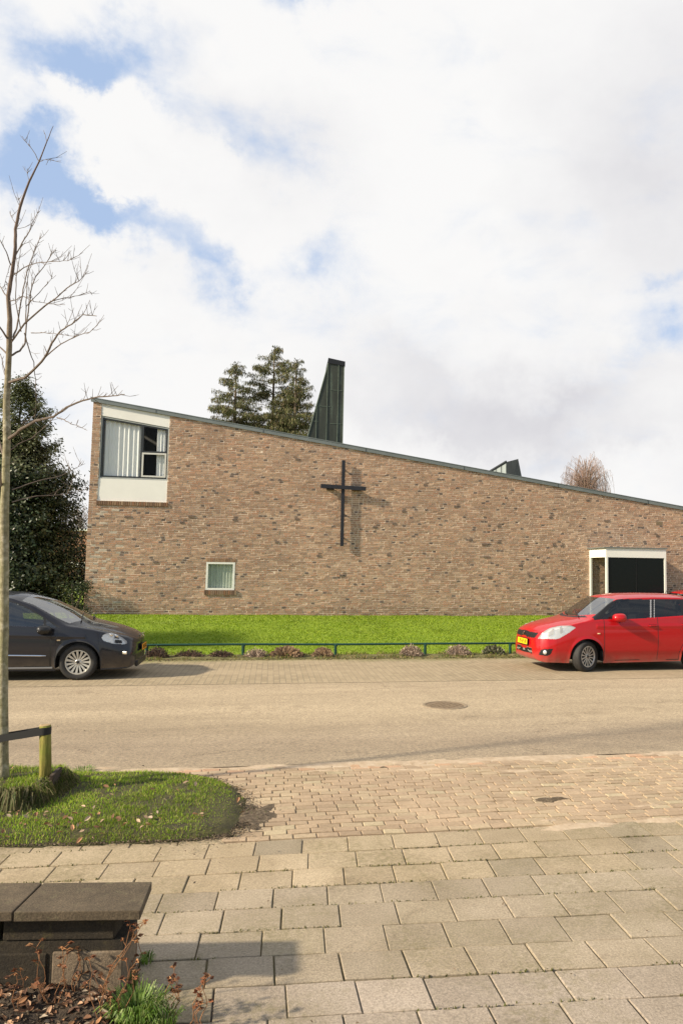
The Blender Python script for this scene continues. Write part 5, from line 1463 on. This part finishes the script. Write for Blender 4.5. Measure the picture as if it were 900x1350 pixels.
# --- red hatchback: nose to the left
def cls_red(s, w, z, reg, px, py):
    # photo outlines of the lamps and openings, near half only; mirrored for the far half
    if s < -.05:
        if inpoly(px, py, [(722.5, 833), (727.5, 830), (728, 835.5), (722, 839)]) or inpoly(px, py, [(738, 829), (741, 828), (741, 833), (738, 835)]): return 'detail_and_glint'
        if inpoly(px, py, [(708.3, 841.8), (714, 834), (724, 828), (737, 825), (752, 824.6), (758.8, 827.3), (750, 834), (738, 841), (733, 842.8)]): return 'headlight'
        if inpoly(px, py, [(709.5, 863.5), (712.5, 856.2), (728.5, 855.2), (725.5, 862.5), (721, 865)]): return 'fog'
        if s < -.8 and inpoly(px, py, [(687.0, 835.5), (688, 829.5), (698, 832.5), (709.2, 834.5), (704, 841), (694, 839.5)]): return 'grille'
        if s < -.8 and w < .40 and .325 < z < .44: return 'lower_grille' if int((z-.31)/.0125*.5) % 3 != 2 else 'detail_and_glint'
    if reg == 2:
        f = (w/.7)**2
        if -.02+.26*f < s < .62+.13*f and w < we_red(s)*.955 and z > .9: return 'windscreen'
        if 2.52-.05*f < s < 2.86-.05*f and w < .52: return 'rear_window'
        if .14 < s < .66 and z > 1.02 and w >= we_red(s)*.955: return 'trim'
        if s < .1 and abs(s-(-.07+.23*f)) < .04 and z > .9: return 'trim'
    if reg == 1 and s > .16:
        if 856.2 < px < 857.9 or 861.2 < px < 862.2: 
            if 790.5 < py < 814.5: return 'detail_and_glint'  # pale reflections on the pillar put into the colour as thin grey strips
        if inpoly(px, py, [(791.5, 815.2), (799, 806), (813, 791.5), (818, 789.8), (855, 790.2), (855.6, 814.6), (820, 816.6)]): return 'door0_glass'
        if inpoly(px, py, [(862, 790.4), (894.5, 791.6), (898, 811.9), (863.5, 814.2)]): return 'door1_glass'
        if s < 2.62 and z < 1.43 and z > zs_red(s)+.012:
            if 2.24 < s < 2.5 and z < 1.38: return 'quarter_glass'
            return 'trim'
    if reg == 0 or (reg == 1 and z < zs_red(s)+.03):
        gap = .0065
        rear = 2.43-math.sqrt(max(0, .40**2-(z-.29)**2)) if z < .69 else 2.34
        if .22 < z:
            if .36 < s < 1.545:
                if s < .36+2*gap or s > 1.545-2*gap or z < .22+gap: return 'seam'
                return 'door0'
            if 1.545 <= s < min(rear, 2.36):
                if s > min(rear, 2.36)-.016 or z < .22+gap: return 'seam'
                return 'door1'
        if s < -.15 and reg == 0 and abs(z-(.70+.12*(s+1))) < .0 : return 'seam'
        if z < .185 and .3 < s < 2.1: return 'bodytrim'
    return 'body'
red_zs = [(-1.0, .50), (-.98, .57), (-.95, .64), (-.88, .70), (-.75, .78), (-.5, .86), (-.2, .94), (.1, 1.00), (.3, 1.02), (.84, 1.035), (1.5, 1.06), (2.15, 1.10), (2.6, 1.08), (2.9, .98), (3.02, .7)]
red_we = [(-1.0, .07), (-.99, .26), (-.97, .37), (-.9, .48), (-.7, .60), (-.3, .68), (.0, .73), (.15, .77), (.3, .745), (.55, .69), (.75, .655), (1.2, .64), (2.0, .62), (2.6, .57), (2.85, .60), (3.02, .50)]
def zs_red(s): return float(np.interp(s, [p[0] for p in red_zs], [p[1] for p in red_zs]))
def we_red(s): return float(np.interp(s, [p[0] for p in red_we], [p[1] for p in red_we]))
ra = math.radians(12.5); cc0 = G(770, 886); rloc = (cc0[0]-(-math.sin(ra))*(-.83)*1.0, cc0[1]+math.cos(ra)*.83, 0)
rloc = (cc0[0]-math.sin(ra)*.80+ .04, cc0[1]+math.cos(ra)*.80, 0.)
def red_post(root, topz, rings, st):
    b = MB(); # folded metal badge on the grille
    b.add([(-.002, -.03, .012), (-.002, .0, .035), (-.002, .03, .012), (-.002, .008, .0), (-.002, .03, -.014), (-.002, 0, -.035), (-.002, -.03, -.012), (-.002, -.008, 0)], [(0, 1, 2, 3), (4, 5, 6, 7)])
    o = b.build('emblem', M['chrome'], root); o.location = (-1.012, 0, .715); o.rotation_euler = (0, .5, 0); m_ = o.modifiers.new('s', 'SOLIDIFY'); m_.thickness = .012
    b = MB(); b.tube([(2.2, 0, 1.50), (2.28, 0, 1.62)], [.006, .003], 6); b.build('aerial', M['black'], root)
redspec = dict(name='red_hatchback', label='bright red five-door hatchback parked at the right with its front wheels turned', ns=-1, ang=ra, loc=rloc,
    s0=-1.0, s1=3.02, Ra=.355, zc=.30, Rw=.305, Rr=.205, wheels=(0., 2.43), track=.725, flare=.012,
    zt=[(-1.0, .56), (-.992, .67), (-.975, .73), (-.95, .785), (-.85, .86), (-.7, .915), (-.4, .99), (-.1, 1.045), (.0, 1.065), (.3, 1.245), (.55, 1.405), (.7, 1.485), (1.0, 1.53), (1.5, 1.545), (2.1, 1.54), (2.5, 1.50), (2.8, 1.25), (2.98, .98), (3.02, .80)],
    zs=red_zs, we=red_we,
    ws=[(-1.0, .10), (-.995, .30), (-.985, .42), (-.965, .52), (-.9, .63), (-.8, .705), (-.65, .765), (-.45, .80), (-.2, .82), (.2, .83), (2.0, .83), (2.6, .79), (2.9, .72), (3.02, .6)],
    wb=[(-1.0, .14), (-.995, .38), (-.985, .50), (-.965, .60), (-.9, .70), (-.8, .775), (-.65, .81), (-.4, .83), (0, .845), (2.4, .845), (2.8, .80), (3.02, .66)],
    ze=[(-1.0, .53), (-.985, .64), (-.95, .73), (-.85, .80), (-.6, .88), (-.2, .97), (.0, 1.01), (.15, 1.055), (.3, 1.15), (.55, 1.33), (.72, 1.42), (1.0, 1.445), (1.6, 1.465), (2.2, 1.46), (2.6, 1.40), (2.85, 1.08), (3.02, .78)],
    gh=[(.0, 0), (.2, 1), (2.7, 1), (2.95, 0)], zl=[(-1.0, .42), (-.998, .36), (-.992, .305), (-.975, .255), (-.94, .215), (-.85, .19), (-.6, .185), (.3, .17), (2.2, .19), (2.8, .22), (3.02, .3)],
    crease=lambda s, z: .010*math.exp(-((z-.90)/.035)**2)*(1 if s > .2 else 0) - .012*sst(.42, .30, z)*(1 if s > .4 else 0),
    classify=cls_red, mats=dict(body=M['red'], trim=M['black'], bodytrim=M['red'], fog=M['black'], mirror=M['red'], mirror_arm=M['black']), order=[], darkwin=True, seats=(1.0, 1.9), dash=.42, steer=-.36, steer_ang=-math.radians(-24),
    spokes=14, spw=(.008, .013), rimmat=M['rimdark'], mirror=(.68, .93, 1.07, .36, .24, .18), handles=[(1.42, .905), (2.2, .93)], repeater=(.24, .755),
    wipers=[((-.02, -.50), (.16, .10)), ((-.0, .12), (.17, .60))], plate=(-1.03, 0, .55), platemat=M['plate_yellow'], strokes=strk, bulbs=(.35, .7), post=red_post)
redspec['auto_fog'] = True
redspec['handles'] = [(1.42, .905), (2.16, .93)]
redcar = make_car(redspec)

# --- dark blue hatchback: nose to the right
na = math.radians(180+11.5)
cc0 = G(102, 897); nloc = (cc0[0]-math.sin(math.radians(11.5))*.80, cc0[1]+math.cos(math.radians(11.5))*.80, 0.)
nv_zs = [(-.92, .50), (-.88, .60), (-.8, .66), (-.6, .74), (-.4, .79), (-.1, .84), (.2, .88), (.4, .895), (1.2, .93), (2.2, .99), (2.7, .98), (3.0, .8)]
nv_we = [(-.92, .06), (-.91, .22), (-.89, .34), (-.8, .46), (-.6, .56), (-.3, .64), (0., .72), (.2, .76), (.4, .735), (.8, .665), (1.15, .63), (2.0, .60), (2.6, .55), (2.85, .56), (3.0, .5)]
def zs_nv(s): return float(np.interp(s, [p[0] for p in nv_zs], [p[1] for p in nv_zs]))
def we_nv(s): return float(np.interp(s, [p[0] for p in nv_we], [p[1] for p in nv_we]))
def cls_nv(s, w, z, reg, px, py):
    if s < -.05:
        if inpoly(px, py, [(152.2, 843.2), (161, 844), (161.2, 848), (152, 847.8)]): return 'seam'
        if inpoly(px, py, [(151, 838.4), (158, 841), (157, 842), (151.4, 841)]): return 'bodytrim'
        if inpoly(px, py, [(134.2, 841), (136, 837), (141, 835), (147, 834.4), (154, 836.5), (161, 840), (167, 845), (168.3, 847.8), (163, 849.4), (151, 848.6), (142, 846.8), (136.5, 844.5)]): return 'headlight'
        if inpoly(px, py, [(154.2, 858.6), (168.5, 857.4), (169.5, 862.4), (156, 863.4)]): return 'fog'
        if s < -.66 and .30 < z < .41 and w < .55: return 'lower_grille'
        if s < -.78 and .60 < z < .66 and w < .45: return 'grille'
    if reg == 2:
        f = (w/.7)**2
        if -.12+.30*f < s < .92+.10*f and w < we_nv(s)*.93 and z > .88: return 'windscreen'
        if 2.5-.05*f < s < 2.84-.05*f and w < .5: return 'rear_window'
    if reg == 1 and s > .25:
        if inpoly(px, py, [(-80, 826), (-80, 792), (-20, 791.5), (8, 792.3), (20, 795), (35, 801.5), (52, 811), (57.5, 814.5), (58.2, 829.5), (30, 828.8)]) and s < 1.5: return 'door0_glass'
        if inpoly(px, py, [(61.3, 816.5), (69, 822.5), (81.5, 830.8), (61.8, 830)]): return 'quarter_glass'
        if s > 1.62 and s < 2.35 and z > zs_nv(s)+.02 and z < 1.34-.05*(s-1.6): return 'door1_glass'
        if s > .3 and inpoly(px, py, [(-80, 828.5), (-80, 789.5), (-20, 789.5), (8, 790.6), (21, 793.4), (36, 799.6), (54, 809.6), (70, 820), (86, 831.5), (86, 833), (50, 831.6)]): return 'trim'
    if reg == 0 or (reg == 1 and z < zs_nv(s)+.03):
        rear = 2.5-math.sqrt(max(0, .40**2-(z-.29)**2)) if z < .69 else 2.4
        if .235 < z:
            if .43 < s < 1.56:
                if s < .445 or s > 1.545 or z < .245: return 'seam'
                return 'door0'
            if 1.56 <= s < min(rear, 2.4):
                if s > min(rear, 2.4)-.016 or z < .245: return 'seam'
                return 'door1'
        for wx in (0, 2.5):
            d = math.hypot(s-wx, z-.30)
            if d < .355+.022: return 'bodytrim'
        if z < .20: return 'bodytrim'
    return 'body'
def nv_post(root, topz, rings, st):
    b = MB(); b.lathe([(0, .004), (.035, .004), (.042, 0)], 20, 'z'); o = b.build('emblem', M['chrome'], root, smooth=True); o.location = (-.935, 0, .70); o.rotation_euler = (0, -1.0, 0)
    b = MB(); b.box((-.935, 0, .735), (.02, .22, .02)); b.build('badge_bar', M['chrome'], root, bevel=.004)
    for sg in (1, -1):
        b = MB(); b.box((0, 0, 0), (.19, .02, .05)); o = b.build('fog_lamp', M['amberclear'], root, bevel=.01); o.location = (-.70, sg*.735, .455); o.rotation_euler = (0, 0, sg*-.50)
    b = MB(); b.box((-.90, 0, .24), (.06, 1.0, .10)); b.build('lip', M['black'], root, bevel=.02)
nvspec = dict(name='dark_blue_hatchback', label='dark blue hatchback parked at the left with silver multi-spoke wheel trims', ns=1, ang=na, loc=nloc,
    s0=-.92, s1=3.0, Ra=.36, zc=.30, Rw=.31, Rr=.205, wheels=(0., 2.5), track=.725, flare=.014,
    zt=[(-.92, .54), (-.912, .64), (-.895, .70), (-.86, .745), (-.75, .80), (-.55, .875), (-.3, .94), (-.1, .985), (.0, 1.03), (.3, 1.19), (.6, 1.33), (.9, 1.43), (1.1, 1.47), (1.6, 1.495), (2.1, 1.47), (2.5, 1.40), (2.85, 1.08), (2.96, .95), (3.0, .80)],
    zs=nv_zs, we=nv_we,
    ws=[(-.92, .09), (-.915, .25), (-.905, .36), (-.885, .46), (-.82, .58), (-.7, .68), (-.55, .745), (-.35, .79), (-.1, .815), (.3, .83), (2.0, .83), (2.6, .79), (2.9, .70), (3.0, .6)],
    wb=[(-.92, .12), (-.915, .33), (-.905, .45), (-.885, .56), (-.82, .68), (-.7, .75), (-.55, .795), (-.3, .83), (0, .845), (2.4, .845), (2.8, .80), (3.0, .66)],
    ze=[(-.92, .52), (-.905, .62), (-.88, .68), (-.75, .745), (-.5, .81), (-.2, .88), (.0, .91), (.2, .93), (.4, 1.02), (.8, 1.25), (1.15, 1.375), (1.6, 1.41), (2.2, 1.38), (2.6, 1.28), (2.85, 1.02), (3.0, .76)],
    gh=[(.05, 0), (.35, 1), (2.7, 1), (2.9, 0)], zl=[(-.92, .42), (-.918, .36), (-.912, .30), (-.895, .25), (-.86, .21), (-.78, .18), (-.6, .17), (.3, .165), (2.2, .18), (2.7, .2), (3.0, .3)],
    crease=lambda s, z: .012*math.exp(-((z-(.74+.03*s))/.03)**2)*(1 if s > -.1 else 0),
    classify=cls_nv, mats=dict(body=M['navy'], trim=M['black'], bodytrim=simple('grey_plastic', (.03, .03, .032), .6), fog=M['black'], mirror=M['black'], mirror_arm=M['black']), order=[], darkwin=False, seats=(1.05, 1.9), dash=.42, steer=-.36, steer_ang=0,
    spokes=15, spw=(.010, .020), rimmat=M['rim'], mirror=(.56, .93, .865, .30, .24, .15), handles=[(1.42, .83)], repeater=(.315, .685),
    wipers=[((.02, .58), (.10, .02)), ((-.09, .05), (.03, -.45))], plate=(-.955, 0, .50), platemat=M['plate_orange'], strokes=strk, bulbs=(.3, .7), post=nv_post,
    strip=(.50, 1.5, .425), sillz=.215, stripmat=M['chrome'], sillmat=simple('sill_grey', (.16, .16, .16), .45))
nvspec['track'] = .725
navycar = make_car(nvspec)

# second red car further back, only its roof shows
def copy_tree(o, parent=None):
    c = o.copy(); COL.objects.link(c); c.parent = parent
    for ch_ in [x for x in scene.objects if x.parent == o]: copy_tree(ch_, c)
    return c
c2 = copy_tree(redcar); q = P(893, 777.5, 20.6); c2.location = (q[0]+1.15, 20.3, q[2]-1.565); c2.rotation_euler = (0, 0, math.radians(92)); c2['label'] = 'second red car far right behind the parked hatchback, only a strip of its roof showing'
del_ = [o for o in scene.objects if False]

# ------------------------------------------------------------------ light
SD = Vector((.547, .26, -.34)).normalized()
sun = bpy.data.lights.new('sun', 'SUN'); sun.energy = 5.0; sun.angle = math.radians(2.3); sun.color = (1., .87, .67)
so = bpy.data.objects.new('sun', sun); COL.objects.link(so); so.rotation_euler = SD.to_track_quat('-Z', 'Y').to_euler(); so.location = (-20, -10, 15)
wd_ = bpy.data.worlds.new('World'); scene.world = wd_; wd_.use_nodes = True; nt = wd_.node_tree; bg = nt.nodes['Background']
sk_ = N(nt, 'ShaderNodeTexSky', sky_type='NISHITA', sun_disc=False); sk_.sun_elevation = math.asin(-SD.z); sk_.sun_rotation = math.atan2(-SD.x, -SD.y) % (2*PI); sk_.air_density = 1.; sk_.dust_density = .6
dirn = N(nt, 'ShaderNodeTexCoord').outputs['Generated']
sepd = N(nt, 'ShaderNodeSeparateXYZ'); L(nt, dirn, sepd.inputs[0])
def mth(op, a, b_=None, c=None, clamp=False):
    n = N(nt, 'ShaderNodeMath', operation=op, use_clamp=clamp)
    for i, v in enumerate((a, b_, c)):
        if v is None: continue
        if isinstance(v, (int, float)): n.inputs[i].default_value = v
        else: L(nt, v, n.inputs[i])
    return n.outputs[0]
# distort the direction a little so that blob edges look like cloud edges
nv = N(nt, 'ShaderNodeTexNoise', i_Scale=4.5, i_Detail=9, i_Roughness=.62); L(nt, dirn, nv.inputs['Vector'])
vs_ = N(nt, 'ShaderNodeVectorMath', operation='SUBTRACT'); L(nt, nv.outputs['Color'], vs_.inputs[0]); vs_.inputs[1].default_value = (.5, .5, .5)
vm = N(nt, 'ShaderNodeVectorMath', operation='SCALE'); L(nt, vs_.outputs[0], vm.inputs[0]); vm.inputs['Scale'].default_value = .32
va = N(nt, 'ShaderNodeVectorMath', operation='ADD'); L(nt, dirn, va.inputs[0]); L(nt, vm.outputs[0], va.inputs[1])
def blob(px, py, rx, ry, amp, hard=False):
    d = ray(px, py); d = d/np.linalg.norm(d); 
    s_ = N(nt, 'ShaderNodeVectorMath', operation='SUBTRACT'); L(nt, va.outputs[0], s_.inputs[0]); s_.inputs[1].default_value = tuple(d)
    m_ = N(nt, 'ShaderNodeVectorMath', operation='MULTIPLY'); L(nt, s_.outputs[0], m_.inputs[0]); m_.inputs[1].default_value = (1000./rx, 1000./rx*.6, 1000./ry)
    l = N(nt, 'ShaderNodeVectorMath', operation='LENGTH'); L(nt, m_.outputs[0], l.inputs[0])
    e = mth('SUBTRACT', 1., mth('MULTIPLY', l.outputs['Value'], .5), clamp=True)
    return mth('MULTIPLY', mth('MULTIPLY', e, e), amp)
def summed(lst):
    r = None
    for t in lst: r = t if r is None else mth('ADD', r, t)
    return r
holes = summed([blob(*h) for h in [(130, 110, 85, 48, 1.35), (35, 225, 115, 66, 2.3), (150, 280, 80, 34, 1.3), (258, 345, 42, 50, 1.0), (295, 378, 30, 30, .9), (345, 190, 50, 40, .75), (425, 8, 50, 22, 1.3), (395, 375, 55, 40, .7),
         (848, 360, 45, 18, .8), (885, 445, 40, 36, .9), (70, 560, 60, 70, .5), (110, 70, 40, 40, .4)]])
whites = summed([blob(*h) for h in [(185, 215, 75, 36, 1.9), (60, 350, 110, 48, 1.2), (20, 130, 60, 30, .5), (110, 165, 60, 14, .5), (300, 290, 60, 60, .6)]])
fb = N(nt, 'ShaderNodeTexNoise', i_Scale=7., i_Detail=10, i_Roughness=.6, i_Distortion=.3); mpv = N(nt, 'ShaderNodeMapping'); mpv.inputs['Scale'].default_value = (1, 1, 1.9); L(nt, dirn, mpv.inputs['Vector']); L(nt, mpv.outputs[0], fb.inputs['Vector'])
fine = mth('MULTIPLY', mth('SUBTRACT', fb.outputs['Fac'], .5), 1.9)
cover = mth('ADD', mth('SUBTRACT', holes, whites), fine)
sy = N(nt, 'ShaderNodeMapRange', i_1=.52, i_2=.12); L(nt, sepd.outputs['Y'], sy.inputs[0])
cover = mth('ADD', cover, mth('MULTIPLY', sy.outputs[0], .75))
mrb = N(nt, 'ShaderNodeMapRange', i_1=.0, i_2=1.25); mrb.interpolation_type = 'SMOOTHSTEP'; L(nt, cover, mrb.inputs[0])
clear = mrb.outputs[0]
greys = summed([blob(*h) for h in [(740, 505, 190, 48, .9), (600, 555, 200, 40, .6), (340, 150, 120, 60, .35), (850, 240, 170, 150, .65), (560, 470, 120, 40, .3), (240, 400, 80, 50, .15), (860, 560, 100, 30, .4)]])
fb2 = N(nt, 'ShaderNodeTexNoise', i_Scale=3.2, i_Detail=8, i_Roughness=.58); L(nt, mpv.outputs[0], fb2.inputs['Vector'])
gm = mth('ADD', greys, mth('MULTIPLY', mth('SUBTRACT', fb2.outputs['Fac'], .45), .9))
mg = N(nt, 'ShaderNodeMapRange', i_1=.05, i_2=1.0); L(nt, gm, mg.inputs[0])
CL = SKYV = None
ccol = mixc(nt, mg.outputs[0], (.655, .65, .645), (.47, .465, .49))
skc = N(nt, 'ShaderNodeVectorMath', operation='SCALE'); L(nt, sk_.outputs[0], skc.inputs[0]); skc.inputs['Scale'].default_value = .10
# thin veil keeps the clear patches pale
vf = N(nt, 'ShaderNodeMapRange', i_1=0., i_2=1., i_3=.80, i_4=.1); L(nt, sy.outputs[0], vf.inputs[0])
skm = mixc(nt, vf.outputs[0], skc.outputs[0], (.33, .43, .61))
fin = mixc(nt, clear, ccol, skm)
L(nt, fin, bg.inputs['Color']); bg.inputs['Strength'].default_value = 1.
scene.view_settings.view_transform = 'Standard'; scene.view_settings.look = 'None'; scene.view_settings.exposure = .55; scene.view_settings.gamma = 1
scene.cycles.max_bounces = 6; scene.cycles.transparent_max_bounces = 12
scene.render.film_transparent = False
